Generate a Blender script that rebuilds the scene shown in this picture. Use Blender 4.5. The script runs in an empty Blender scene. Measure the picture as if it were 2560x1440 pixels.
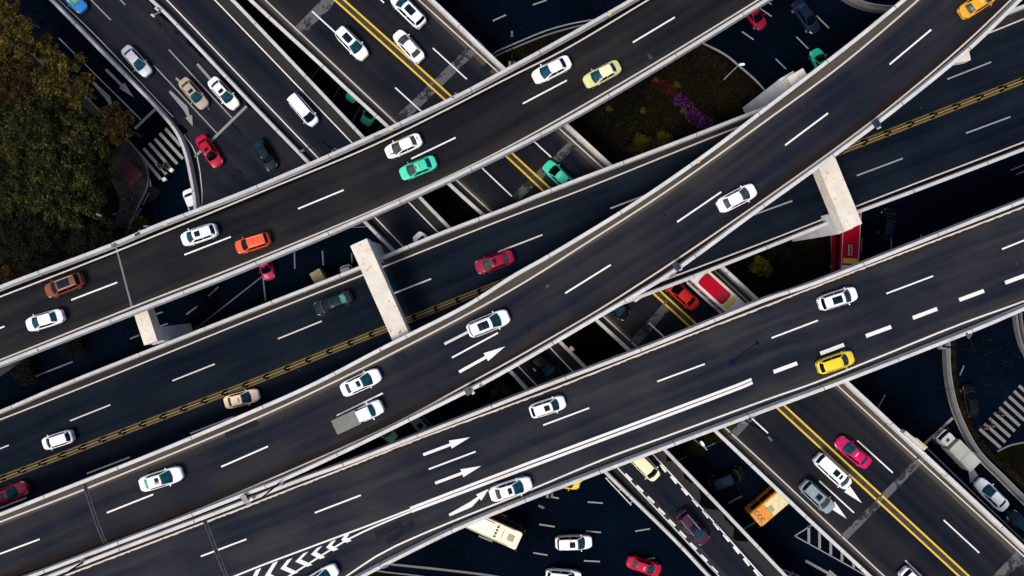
import bpy, bmesh, math, random
from mathutils import Vector, Matrix, noise
R = math.radians
random.seed(7)
sc = bpy.context.scene
C = sc.collection

# ------------------------------------------------------------------ camera, sky, sun, exposure
H = 94.0                       # drone height
FPX = 24.0 / 36.0 * 2560.0     # focal length in photo pixels
cam = bpy.data.cameras.new('camera'); cam.lens = 24; cam.sensor_width = 36
cam.clip_start = 0.5; cam.clip_end = 2000
co = bpy.data.objects.new('camera', cam); C.objects.link(co)
co.location = (0, 0, H); sc.camera = co

SUN_EL, SUN_AZ = 58.0, 222.0   # soft light from the lower left of the frame
w = bpy.data.worlds.new('World'); sc.world = w; w.use_nodes = True
nt = w.node_tree; nt.nodes.clear()
sky = nt.nodes.new('ShaderNodeTexSky'); sky.sky_type = 'NISHITA'; sky.sun_disc = False
sky.sun_elevation = R(SUN_EL); sky.sun_rotation = R(SUN_AZ); sky.air_density = 1.0; sky.dust_density = 4.0; sky.ozone_density = 0.6
bg = nt.nodes.new('ShaderNodeBackground'); bg.inputs[1].default_value = 0.085
out = nt.nodes.new('ShaderNodeOutputWorld')
nt.links.new(sky.outputs[0], bg.inputs[0]); nt.links.new(bg.outputs[0], out.inputs[0])
sl = bpy.data.lights.new('sun', 'SUN'); sl.energy = 1.1; sl.angle = R(14); sl.color = (1.0, 0.95, 0.88)
so = bpy.data.objects.new('sun', sl); C.objects.link(so)
az = R(SUN_AZ); el = R(SUN_EL)
sd = Vector((math.sin(az) * math.cos(el), math.cos(az) * math.cos(el), math.sin(el)))
so.rotation_euler = sd.to_track_quat('Z', 'Y').to_euler(); so.location = sd * 150
sc.view_settings.view_transform = 'Standard'; sc.view_settings.look = 'None'
sc.view_settings.exposure = 1.12; sc.view_settings.gamma = 1.0

# ------------------------------------------------------------------ helpers
def P(u, v, z):
    k = (H - z) / FPX
    return Vector(((u - 1280) * k, -(v - 720) * k, z))

def lerp(a, b, t): return a + (b - a) * t
def pl(x, pts):
    if x <= pts[0][0]: return pts[0][1]
    for (x0, y0), (x1, y1) in zip(pts, pts[1:]):
        if x <= x1: return lerp(y0, y1, (x - x0) / (x1 - x0))
    return pts[-1][1]

ZA = lambda u, v: 11.0
ZB = lambda u, v: pl(0.87 * u - 0.34 * v + 300, [(-300, 3.6), (0, 4.2), (1350, 10.4), (2560, 11.4)])
ZC = lambda u, v: pl(0.87 * u - 0.45 * v + 400, [(-200, 12.6), (300, 12.9), (1280, 15.8), (2560, 18.0)])
ZD = lambda u, v: 12.5
ZE = lambda u, v: 4.6 + 2.4 * min(1.0, max(0.0, (0.74 * u + 0.67 * v - 900) / 1900.0)) ** 1.3
ZF = lambda u, v: 4.6
ZG = lambda u, v: 0.8
Z0 = lambda u, v: 0.0

def spline(pts, step=25.0):
    """Catmull-Rom through pixel points, resampled about every `step` px."""
    if len(pts) == 2:
        n = max(1, int(math.dist(pts[0], pts[1]) / step))
        return [(lerp(pts[0][0], pts[1][0], i / n), lerp(pts[0][1], pts[1][1], i / n)) for i in range(n + 1)]
    q = [(2 * pts[0][0] - pts[1][0], 2 * pts[0][1] - pts[1][1])] + list(pts) + [(2 * pts[-1][0] - pts[-2][0], 2 * pts[-1][1] - pts[-2][1])]
    res = []
    for i in range(1, len(q) - 2):
        p0, p1, p2, p3 = q[i - 1], q[i], q[i + 1], q[i + 2]
        # centripetal tangents keep uneven spacing calm
        def tj(a, b): return max(1e-3, math.dist(a, b) ** 0.5)
        t0 = 0; t1 = t0 + tj(p0, p1); t2 = t1 + tj(p1, p2); t3 = t2 + tj(p2, p3)
        n = max(1, int(math.dist(p1, p2) / step))
        for k in range(n):
            t = lerp(t1, t2, k / n); o = []
            for d in (0, 1):
                A1 = (t1 - t) / (t1 - t0) * p0[d] + (t - t0) / (t1 - t0) * p1[d]
                A2 = (t2 - t) / (t2 - t1) * p1[d] + (t - t1) / (t2 - t1) * p2[d]
                A3 = (t3 - t) / (t3 - t2) * p2[d] + (t - t2) / (t3 - t2) * p3[d]
                B1 = (t2 - t) / (t2 - t0) * A1 + (t - t0) / (t2 - t0) * A2
                B2 = (t3 - t) / (t3 - t1) * A2 + (t - t1) / (t3 - t1) * A3
                o.append((t2 - t) / (t2 - t1) * B1 + (t - t1) / (t2 - t1) * B2)
            res.append(tuple(o))
    res.append(tuple(pts[-1]))
    return res

def tag(o, label=None, cat=None, group=None, kind=None):
    if label: o['label'] = label
    if cat: o['category'] = cat
    if group: o['group'] = group
    if kind: o['kind'] = kind
    return o

def empty(name, loc=(0, 0, 0), rz=0):
    o = bpy.data.objects.new(name, None); C.objects.link(o)
    o.location = loc; o.rotation_euler = (0, 0, rz); o.empty_display_size = 0.5
    return o

def mobj(name, verts, faces, mats, parent=None, midx=None, smooth=False, uvs=None, uvs2=None, loc=None):
    me = bpy.data.meshes.new(name)
    if loc is not None:
        verts = [Vector(v) - Vector(loc) for v in verts]
    me.from_pydata([tuple(v) for v in verts], [], faces)
    if not isinstance(mats, (list, tuple)): mats = [mats]
    for m in mats: me.materials.append(m)
    if midx:
        for p, i in zip(me.polygons, midx): p.material_index = i
    if smooth:
        for p in me.polygons: p.use_smooth = True
    if uvs is not None:
        l = me.uv_layers.new(name='UVMap')
        for lp in me.loops: l.data[lp.index].uv = uvs[lp.vertex_index]
    if uvs2 is not None:
        l = me.uv_layers.new(name='UV2')
        for lp in me.loops: l.data[lp.index].uv = uvs2[lp.vertex_index]
    me.update()
    o = bpy.data.objects.new(name, me); C.objects.link(o)
    if loc is not None: o.location = loc
    if parent: o.parent = parent
    return o

class MB:
    """collects simple solids into one mesh"""
    def __init__(s): s.v = []; s.f = []; s.m = []
    def add(s, vs, fs, m=0):
        b = len(s.v); s.v += [Vector(v) for v in vs]
        s.f += [tuple(i + b for i in f) for f in fs]; s.m += [m] * len(fs); return s
    def box(s, c, d, m=0, rz=0.0, top=1.0, topy=None):
        cx, cy, cz = c; dx, dy, dz = d[0] / 2, d[1] / 2, d[2] / 2
        topy = top if topy is None else topy
        M = Matrix.Rotation(rz, 3, 'Z'); vs = []
        for z, tx, ty in ((-dz, 1, 1), (dz, top, topy)):
            for x, y in ((-dx, -dy), (dx, -dy), (dx, dy), (-dx, dy)):
                q = M @ Vector((x * tx, y * ty, 0)); vs.append((cx + q.x, cy + q.y, cz + z))
        return s.add(vs, [(3, 2, 1, 0), (4, 5, 6, 7), (0, 1, 5, 4), (1, 2, 6, 5), (2, 3, 7, 6), (3, 0, 4, 7)], m)
    def tube(s, a, b, r0, r1=None, n=8, m=0, caps=True):
        a = Vector(a); b = Vector(b); r1 = r0 if r1 is None else r1
        d = (b - a).normalized(); x = d.orthogonal().normalized(); y = d.cross(x)
        vs = []
        for c, r in ((a, r0), (b, r1)):
            for i in range(n):
                t = 2 * math.pi * i / n; vs.append(c + x * math.cos(t) * r + y * math.sin(t) * r)
        fs = [(i, (i + 1) % n, n + (i + 1) % n, n + i) for i in range(n)]
        if caps: fs += [tuple(range(n))[::-1], tuple(range(n, 2 * n))]
        return s.add(vs, fs, m)
    def prism(s, poly, z0, z1, m=0):
        n = len(poly)
        vs = [(p[0], p[1], z0) for p in poly] + [(p[0], p[1], z1) for p in poly]
        fs = [tuple(range(n))[::-1], tuple(range(n, 2 * n))] + [(i, (i + 1) % n, n + (i + 1) % n, n + i) for i in range(n)]
        return s.add(vs, fs, m)
    def build(s, name, mats, parent=None, smooth=False, bevel=0.0, loc=None):
        o = mobj(name, s.v, s.f, mats, parent, s.m, False, loc=loc)
        bm = bmesh.new(); bm.from_mesh(o.data); bmesh.ops.recalc_face_normals(bm, faces=bm.faces)
        if bevel > 0:
            bmesh.ops.bevel(bm, geom=[e for e in bm.edges if e.is_manifold and e.calc_face_angle(0) > 0.6], offset=bevel, segments=2, affect='EDGES', profile=0.6)
        bm.to_mesh(o.data); bm.free()
        if smooth:
            for p in o.data.polygons: p.use_smooth = True
        return o

# ------------------------------------------------------------------ materials
MATS = {}
def new_mat(name):
    m = bpy.data.materials.new(name); m.use_nodes = True
    return m, m.node_tree, m.node_tree.nodes['Principled BSDF']

def simple(name, col, rough=0.5, metal=0.0, var=0.0, scale=3.0, coat=0.0, spec=0.5):
    if name in MATS: return MATS[name]
    m, nt, b = new_mat(name)
    b.inputs['Roughness'].default_value = rough; b.inputs['Metallic'].default_value = metal
    b.inputs['Coat Weight'].default_value = coat; b.inputs['Coat Roughness'].default_value = 0.06
    b.inputs['Specular IOR Level'].default_value = spec
    if var > 0:
        tc = nt.nodes.new('ShaderNodeTexCoord'); n = nt.nodes.new('ShaderNodeTexNoise')
        n.inputs['Scale'].default_value = scale; n.inputs['Detail'].default_value = 5
        r = nt.nodes.new('ShaderNodeMapRange'); r.inputs[1].default_value = 0.3; r.inputs[2].default_value = 0.7
        r.inputs[3].default_value = 1 - var; r.inputs[4].default_value = 1 + var * 0.6
        mx = nt.nodes.new('ShaderNodeVectorMath'); mx.operation = 'SCALE'; mx.inputs[0].default_value = col
        nt.links.new(tc.outputs['Object'], n.inputs['Vector']); nt.links.new(n.outputs[0], r.inputs[0])
        nt.links.new(r.outputs[0], mx.inputs['Scale']); nt.links.new(mx.outputs[0], b.inputs['Base Color'])
    else:
        b.inputs['Base Color'].default_value = (*col, 1)
    MATS[name] = m; return m

def asphalt(name, c0, c1, gl=None, gr=None, wl=1.1, wr=1.1, rough=0.75):
    """road surface: lengthwise wear streaks, grain, oil spots, dusty or damp gutters along the two edges"""
    m, nt, b = new_mat(name); N = nt.nodes.new; L = nt.links.new
    uv = N('ShaderNodeUVMap'); uv.uv_map = 'UVMap'
    mp = N('ShaderNodeMapping'); mp.inputs['Scale'].default_value = (0.018, 0.42, 1); L(uv.outputs[0], mp.inputs[0])
    n1 = N('ShaderNodeTexNoise'); n1.inputs['Scale'].default_value = 1; n1.inputs['Detail'].default_value = 4; L(mp.outputs[0], n1.inputs['Vector'])
    mp2 = N('ShaderNodeMapping'); mp2.inputs['Scale'].default_value = (0.06, 0.9, 1); mp2.inputs['Location'].default_value = (7, 3, 0); L(uv.outputs[0], mp2.inputs[0])
    n1b = N('ShaderNodeTexNoise'); n1b.inputs['Detail'].default_value = 5; n1b.inputs['Scale'].default_value = 1; L(mp2.outputs[0], n1b.inputs['Vector'])
    n2 = N('ShaderNodeTexNoise'); n2.inputs['Scale'].default_value = 9; n2.inputs['Detail'].default_value = 6; n2.inputs['Roughness'].default_value = 0.8; L(uv.outputs[0], n2.inputs['Vector'])
    n3 = N('ShaderNodeTexNoise'); n3.inputs['Scale'].default_value = 0.11; n3.inputs['Detail'].default_value = 3; L(uv.outputs[0], n3.inputs['Vector'])
    a = N('ShaderNodeMath'); a.operation = 'ADD'; L(n1.outputs[0], a.inputs[0]); L(n1b.outputs[0], a.inputs[1])
    a2 = N('ShaderNodeMath'); a2.operation = 'ADD'; L(a.outputs[0], a2.inputs[0]); L(n3.outputs[0], a2.inputs[1])
    a3 = N('ShaderNodeMath'); a3.operation = 'MULTIPLY_ADD'; a3.inputs[1].default_value = 0.35; L(n2.outputs[0], a3.inputs[0]); L(a2.outputs[0], a3.inputs[2])
    r = N('ShaderNodeMapRange'); r.inputs[1].default_value = 1.43; r.inputs[2].default_value = 1.93; L(a3.outputs[0], r.inputs[0])
    mix = N('ShaderNodeMix'); mix.data_type = 'RGBA'; mix.inputs[6].default_value = (*c0, 1); mix.inputs[7].default_value = (*c1, 1); L(r.outputs[0], mix.inputs[0])
    col = mix.outputs[2]
    # small oil drops and patches
    vo = N('ShaderNodeTexVoronoi'); vo.inputs['Scale'].default_value = 0.28; L(uv.outputs[0], vo.inputs['Vector'])
    vr = N('ShaderNodeMapRange'); vr.inputs[1].default_value = 0.035; vr.inputs[2].default_value = 0.07; vr.inputs[3].default_value = 0.55; vr.inputs[4].default_value = 1.0; L(vo.outputs['Distance'], vr.inputs[0])
    sm = N('ShaderNodeVectorMath'); sm.operation = 'SCALE'; L(col, sm.inputs[0]); L(vr.outputs[0], sm.inputs['Scale']); col = sm.outputs[0]
    # pale specks of litter
    vo2 = N('ShaderNodeTexVoronoi'); vo2.inputs['Scale'].default_value = 0.45; L(uv.outputs[0], vo2.inputs['Vector'])
    v2 = N('ShaderNodeMapRange'); v2.inputs[1].default_value = 0.02; v2.inputs[2].default_value = 0.03; v2.inputs[3].default_value = 0.75; v2.inputs[4].default_value = 0.0; L(vo2.outputs['Distance'], v2.inputs[0])
    mx2 = N('ShaderNodeMix'); mx2.data_type = 'RGBA'; mx2.inputs[7].default_value = (0.16, 0.15, 0.14, 1); L(v2.outputs[0], mx2.inputs[0]); L(col, mx2.inputs[6]); col = mx2.outputs[2]
    for uvn, g, wd in (('UVMap', gl, wl), ('UV2', gr, wr)):
        if g is None: continue
        u2 = N('ShaderNodeUVMap'); u2.uv_map = uvn
        sx = N('ShaderNodeSeparateXYZ'); L(u2.outputs[0], sx.inputs[0])
        nn = N('ShaderNodeTexNoise'); nn.inputs['Scale'].default_value = 1; nn.inputs['Detail'].default_value = 6; nn.inputs['Roughness'].default_value = 0.7
        mp3 = N('ShaderNodeMapping'); mp3.inputs['Scale'].default_value = (0.16, 0.8, 1); L(u2.outputs[0], mp3.inputs[0]); L(mp3.outputs[0], nn.inputs['Vector'])
        # hard edge of the gutter, then a dusty fade beyond it
        e1 = N('ShaderNodeMapRange'); e1.inputs[1].default_value = wd; e1.inputs[2].default_value = wd + 0.12; e1.inputs[3].default_value = 1; e1.inputs[4].default_value = 0; L(sx.outputs[1], e1.inputs[0])
        e2 = N('ShaderNodeMapRange'); e2.inputs[1].default_value = wd; e2.inputs[2].default_value = wd + 1.1; e2.inputs[3].default_value = 0.22; e2.inputs[4].default_value = 0; L(sx.outputs[1], e2.inputs[0])
        nr = N('ShaderNodeMapRange'); nr.inputs[1].default_value = 0.33; nr.inputs[2].default_value = 0.66; nr.inputs[3].default_value = 0.55; nr.inputs[4].default_value = 1.25; L(nn.outputs[0], nr.inputs[0])
        mu = N('ShaderNodeMath'); mu.operation = 'MULTIPLY'; L(e1.outputs[0], mu.inputs[0]); L(nr.outputs[0], mu.inputs[1])
        ma = N('ShaderNodeMath'); ma.operation = 'MAXIMUM'; L(mu.outputs[0], ma.inputs[0]); L(e2.outputs[0], ma.inputs[1])
        gm = N('ShaderNodeMix'); gm.data_type = 'RGBA'; gm.clamp_factor = True; gm.inputs[7].default_value = (*g, 1); L(ma.outputs[0], gm.inputs[0]); L(col, gm.inputs[6]); col = gm.outputs[2]
    L(col, b.inputs['Base Color']); b.inputs['Roughness'].default_value = rough; b.inputs['Specular IOR Level'].default_value = 0.02
    bp = N('ShaderNodeBump'); bp.inputs['Strength'].default_value = 0.25; bp.inputs['Distance'].default_value = 0.02; L(n2.outputs[0], bp.inputs['Height']); L(bp.outputs[0], b.inputs['Normal'])
    MATS[name] = m; return m

def ground_mat(name, c0, c1, scale=0.08, grain=2.5, rough=0.9, spec=0.03):
    m, nt, b = new_mat(name); N = nt.nodes.new; L = nt.links.new
    tc = N('ShaderNodeTexCoord'); n = N('ShaderNodeTexNoise'); n.inputs['Scale'].default_value = scale; n.inputs['Detail'].default_value = 8; n.inputs['Roughness'].default_value = 0.65
    L(tc.outputs['Object'], n.inputs['Vector'])
    n2 = N('ShaderNodeTexNoise'); n2.inputs['Scale'].default_value = grain; n2.inputs['Detail'].default_value = 4; L(tc.outputs['Object'], n2.inputs['Vector'])
    a = N('ShaderNodeMath'); a.operation = 'MULTIPLY_ADD'; a.inputs[1].default_value = 0.35; L(n2.outputs[0], a.inputs[0]); L(n.outputs[0], a.inputs[2])
    r = N('ShaderNodeMapRange'); r.inputs[1].default_value = 0.5; r.inputs[2].default_value = 0.88; L(a.outputs[0], r.inputs[0])
    mix = N('ShaderNodeMix'); mix.data_type = 'RGBA'; mix.inputs[6].default_value = (*c0, 1); mix.inputs[7].default_value = (*c1, 1); L(r.outputs[0], mix.inputs[0])
    L(mix.outputs[2], b.inputs['Base Color']); b.inputs['Roughness'].default_value = rough; b.inputs['Specular IOR Level'].default_value = spec
    bp = N('ShaderNodeBump'); bp.inputs['Strength'].default_value = 0.4; bp.inputs['Distance'].default_value = 0.05; L(n2.outputs[0], bp.inputs['Height']); L(bp.outputs[0], b.inputs['Normal'])
    MATS[name] = m; return m

def concrete(name, base, joint=True, stain=(0.25, 0.19, 0.12), amt=0.25):
    m, nt, b = new_mat(name); N = nt.nodes.new; L = nt.links.new
    tc = N('ShaderNodeTexCoord'); n = N('ShaderNodeTexNoise'); n.inputs['Scale'].default_value = 0.5; n.inputs['Detail'].default_value = 8; n.inputs['Roughness'].default_value = 0.7; L(tc.outputs['Object'], n.inputs['Vector'])
    r = N('ShaderNodeMapRange'); r.inputs[1].default_value = 0.3; r.inputs[2].default_value = 0.7; r.inputs[3].default_value = 0.78; r.inputs[4].default_value = 1.1; L(n.outputs[0], r.inputs[0])
    s = N('ShaderNodeVectorMath'); s.operation = 'SCALE'; s.inputs[0].default_value = base; L(r.outputs[0], s.inputs['Scale'])
    n2 = N('ShaderNodeTexNoise'); n2.inputs['Scale'].default_value = 1.7; n2.inputs['Detail'].default_value = 9; n2.inputs['Roughness'].default_value = 0.75; L(tc.outputs['Object'], n2.inputs['Vector'])
    r2 = N('ShaderNodeMapRange'); r2.inputs[1].default_value = 0.58; r2.inputs[2].default_value = 0.72; r2.inputs[3].default_value = 0; r2.inputs[4].default_value = amt; L(n2.outputs[0], r2.inputs[0])
    mix = N('ShaderNodeMix'); mix.data_type = 'RGBA'; mix.inputs[7].default_value = (*stain, 1); L(r2.outputs[0], mix.inputs[0]); L(s.outputs[0], mix.inputs[6])
    col = mix.outputs[2]
    if joint:
        uv = N('ShaderNodeUVMap'); uv.uv_map = 'UVMap'; sx = N('ShaderNodeSeparateXYZ'); L(uv.outputs[0], sx.inputs[0])
        md = N('ShaderNodeMath'); md.operation = 'PINGPONG'; md.inputs[1].default_value = 4.7; L(sx.outputs[0], md.inputs[0])
        lt = N('ShaderNodeMapRange'); lt.inputs[1].default_value = 0.035; lt.inputs[2].default_value = 0.07; lt.inputs[3].default_value = 0.8; lt.inputs[4].default_value = 0.0; L(md.outputs[0], lt.inputs[0])
        mj = N('ShaderNodeMix'); mj.data_type = 'RGBA'; mj.inputs[7].default_value = (0.05, 0.045, 0.04, 1); L(lt.outputs[0], mj.inputs[0]); L(col, mj.inputs[6]); col = mj.outputs[2]
    L(col, b.inputs['Base Color']); b.inputs['Roughness'].default_value = 0.85; b.inputs['Specular IOR Level'].default_value = 0.2
    MATS[name] = m; return m

def paint_line(name, col, worn):
    m, nt, b = new_mat(name); N = nt.nodes.new; L = nt.links.new
    tc = N('ShaderNodeTexCoord'); n = N('ShaderNodeTexNoise'); n.inputs['Scale'].default_value = 3.5; n.inputs['Detail'].default_value = 8; n.inputs['Roughness'].default_value = 0.8; L(tc.outputs['Object'], n.inputs['Vector'])
    r = N('ShaderNodeMapRange'); r.inputs[1].default_value = 0.56; r.inputs[2].default_value = 0.70; r.inputs[3].default_value = 0; r.inputs[4].default_value = 0.8; L(n.outputs[0], r.inputs[0])
    mix = N('ShaderNodeMix'); mix.data_type = 'RGBA'; mix.inputs[6].default_value = (*col, 1); mix.inputs[7].default_value = (*worn, 1); L(r.outputs[0], mix.inputs[0])
    L(mix.outputs[2], b.inputs['Base Color']); b.inputs['Roughness'].default_value = 0.7; b.inputs['Specular IOR Level'].default_value = 0.2
    MATS[name] = m; return m

WHITE_LINE = paint_line('white_road_paint', (0.63, 0.61, 0.585), (0.30, 0.29, 0.28))
EDGE_LINE = paint_line('dusty_edge_paint', (0.47, 0.43, 0.385), (0.22, 0.20, 0.175))
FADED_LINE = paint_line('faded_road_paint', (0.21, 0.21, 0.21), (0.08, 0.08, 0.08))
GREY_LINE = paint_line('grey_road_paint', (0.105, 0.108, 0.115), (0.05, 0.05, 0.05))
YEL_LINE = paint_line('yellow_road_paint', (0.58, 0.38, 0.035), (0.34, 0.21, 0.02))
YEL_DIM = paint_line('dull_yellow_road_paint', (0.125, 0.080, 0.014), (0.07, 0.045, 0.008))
PARAPET = concrete('parapet_concrete', (0.50, 0.49, 0.47))
PARAPET_LO = concrete('weathered_parapet_concrete', (0.44, 0.435, 0.43))
GIRDER = concrete('girder_concrete', (0.30, 0.30, 0.30), joint=False)
CAPC = concrete('cap_beam_concrete', (0.60, 0.555, 0.465), joint=False, stain=(0.20, 0.09, 0.03), amt=1.6)
COLC = concrete('column_concrete', (0.46, 0.48, 0.50), joint=False, amt=0.1)
KERB = concrete('kerb_stone', (0.13, 0.13, 0.13), joint=False, amt=0.3)
DARKM = simple('dark_metal', (0.004, 0.004, 0.005), 0.9, 0.0, spec=0.05)
JOINTL = simple('steel_joint_plate', (0.042, 0.045, 0.055), 0.7, spec=0.1, var=0.6, scale=3)
JOINTD = simple('dark_joint_rubber', (0.010, 0.011, 0.015), 0.8, spec=0.1, var=0.5, scale=2)
RUBBER = simple('rubber', (0.012, 0.012, 0.012), 0.85, spec=0.2)
STEEL = simple('steel_joint', (0.10, 0.10, 0.11), 0.5, 0.6, var=0.4, scale=4)
GREYM = simple('galvanised_metal', (0.42, 0.42, 0.41), 0.5, 0.2, var=0.2)

dustA = (0.062, 0.055, 0.048); damp = (0.0016, 0.0016, 0.0018)
AS = {
 'A': asphalt('asphalt_warm_grey', (0.0068, 0.0080, 0.0105), (0.0172, 0.0168, 0.0175), damp, dustA, 1.18, 0.82),
 'B': asphalt('asphalt_blue_black', (0.0022, 0.0048, 0.0100), (0.0068, 0.0108, 0.0170), (0.024, 0.022, 0.021), (0.006, 0.006, 0.006), 1.30, 1.0),
 'C': asphalt('asphalt_slate_grey', (0.0070, 0.0100, 0.0175), (0.0220, 0.0212, 0.0228), dustA, (0.013, 0.010, 0.008), 1.45, 1.30),
 'D': asphalt('asphalt_pale_slate', (0.0085, 0.0115, 0.0185), (0.0270, 0.0272, 0.0300), (0.020, 0.016, 0.013), (0.034, 0.032, 0.031), 1.15, 1.35),
 'E': asphalt('asphalt_dark_grey', (0.0050, 0.0078, 0.0130), (0.0148, 0.0146, 0.0168), dustA, dustA, 1.55, 1.55),
 'F': asphalt('asphalt_ramp_grey', (0.0045, 0.0075, 0.0135), (0.0115, 0.0130, 0.0175), (0.024, 0.023, 0.024), (0.028, 0.027, 0.028), 1.8, 1.9),
 'G': asphalt('asphalt_worn_grey', (0.0070, 0.0098, 0.0155), (0.0190, 0.0195, 0.0235), damp, None, 1.1, 1.0),
}
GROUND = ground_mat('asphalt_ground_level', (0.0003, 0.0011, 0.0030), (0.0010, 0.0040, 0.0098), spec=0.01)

# ------------------------------------------------------------------ flat strips of paint
def ribbon_pts(pts, zf, dz):
    return [P(u, v, zf(u, v) + dz) for u, v in pts]

def strip(name, pts, width, zf, mat, parent, dz=0.022, step=30, rag=0.0, uv=False):
    W = ribbon_pts(spline(pts, step), zf, dz); vs = []; n = len(W); uvs = []; d = 0
    for i, p in enumerate(W):
        a = W[max(0, i - 1)]; b = W[min(n - 1, i + 1)]
        t = (b - a); t.z = 0; t.normalize(); nr = Vector((-t.y, t.x, 0))
        if i: d += (p - W[i - 1]).length
        j = random.uniform(-rag, rag) if rag < 0.3 else rag * 2.6 * (noise.noise(Vector((p.x * 0.45, p.y * 0.45, 3.1))) + 0.35 * noise.noise(Vector((p.x * 1.9, p.y * 1.9, 1.1)))); j = max(j, -0.85 * width)
        vs += [p + nr * (width / 2), p - nr * (width / 2 + j)]; uvs += [(d, 0), (d, width)]
    fs = [(2 * i, 2 * i + 1, 2 * i + 3, 2 * i + 2) for i in range(n - 1)]
    fs = [f[::-1] if False else f for f in fs]
    return mobj(name, vs, fs, mat, parent, uvs=uvs if uv else None)

def quad(name, pts, zf, mat, parent, dz=0.022, uv=False):
    W = ribbon_pts(pts, zf, dz)
    return mobj(name, W, [tuple(range(len(W)))], mat, parent, uvs=[(p.x, p.y) for p in W] if uv else None)

def dash(a, b, wd, zf, mat, parent, name='lane_dash', dz=0.022):
    return strip(name, [a, b], wd, zf, mat, parent, dz=dz, step=1e6)

def arrow(tail, tip, zf, mat, parent, shaft=0.32, head=0.95, headlen=0.42, bend=None, dz=0.024):
    A = P(*tail, zf(*tail) + dz); B = P(*tip, zf(*tip) + dz)
    d = (B - A); L = d.length; d.normalize(); n = Vector((-d.y, d.x, 0))
    hb = A + d * L * (1 - headlen)
    if bend is None:
        vs = [A + n * shaft / 2, A - n * shaft / 2, hb - n * shaft / 2, hb - n * head / 2 - d * 0.12 * L * 0, B, hb + n * head / 2, hb + n * shaft / 2]
        return mobj('lane_arrow', vs, [(0, 1, 2, 6), (2, 3, 4), (6, 2, 4), (6, 4, 5)], mat, parent)
    Bn = P(*bend, zf(*bend) + dz)
    d1 = (Bn - A).normalized(); n1 = Vector((-d1.y, d1.x, 0)); d2 = (B - Bn); L2 = d2.length; d2.normalize(); n2 = Vector((-d2.y, d2.x, 0))
    hb = Bn + d2 * L2 * 0.45
    vs = [A + n1 * shaft / 2, A - n1 * shaft / 2, Bn - (n1 + n2) * shaft / 2, Bn + (n1 + n2) * shaft / 2,
          hb - n2 * shaft / 2, hb + n2 * shaft / 2, hb - n2 * head / 2, B, hb + n2 * head / 2]
    return mobj('lane_arrow', vs, [(0, 1, 2, 3), (3, 2, 4, 5), (4, 6, 7), (5, 4, 7), (5, 7, 8)], mat, parent)

# ------------------------------------------------------------------ elevated roads
def ground_z(zf, x, y):
    z = 8.0
    for _ in range(6):
        k = (H - z) / FPX; z = zf(1280 + x / k, 720 - y / k)
    return z

def nearest_pair(Lp, Rp):
    """walk along the left edge and find the facing point of the right edge, never stepping back"""
    out = []; j = 0
    for p in Lp:
        best = j; bd = (Rp[j] - p).length; k = j
        while k < len(Rp):
            d = (Rp[k] - p).length
            if d < bd: bd = d; best = k
            k += 1
            if k - best > 400: break
        j = best; out.append(Rp[j])
    return out

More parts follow.
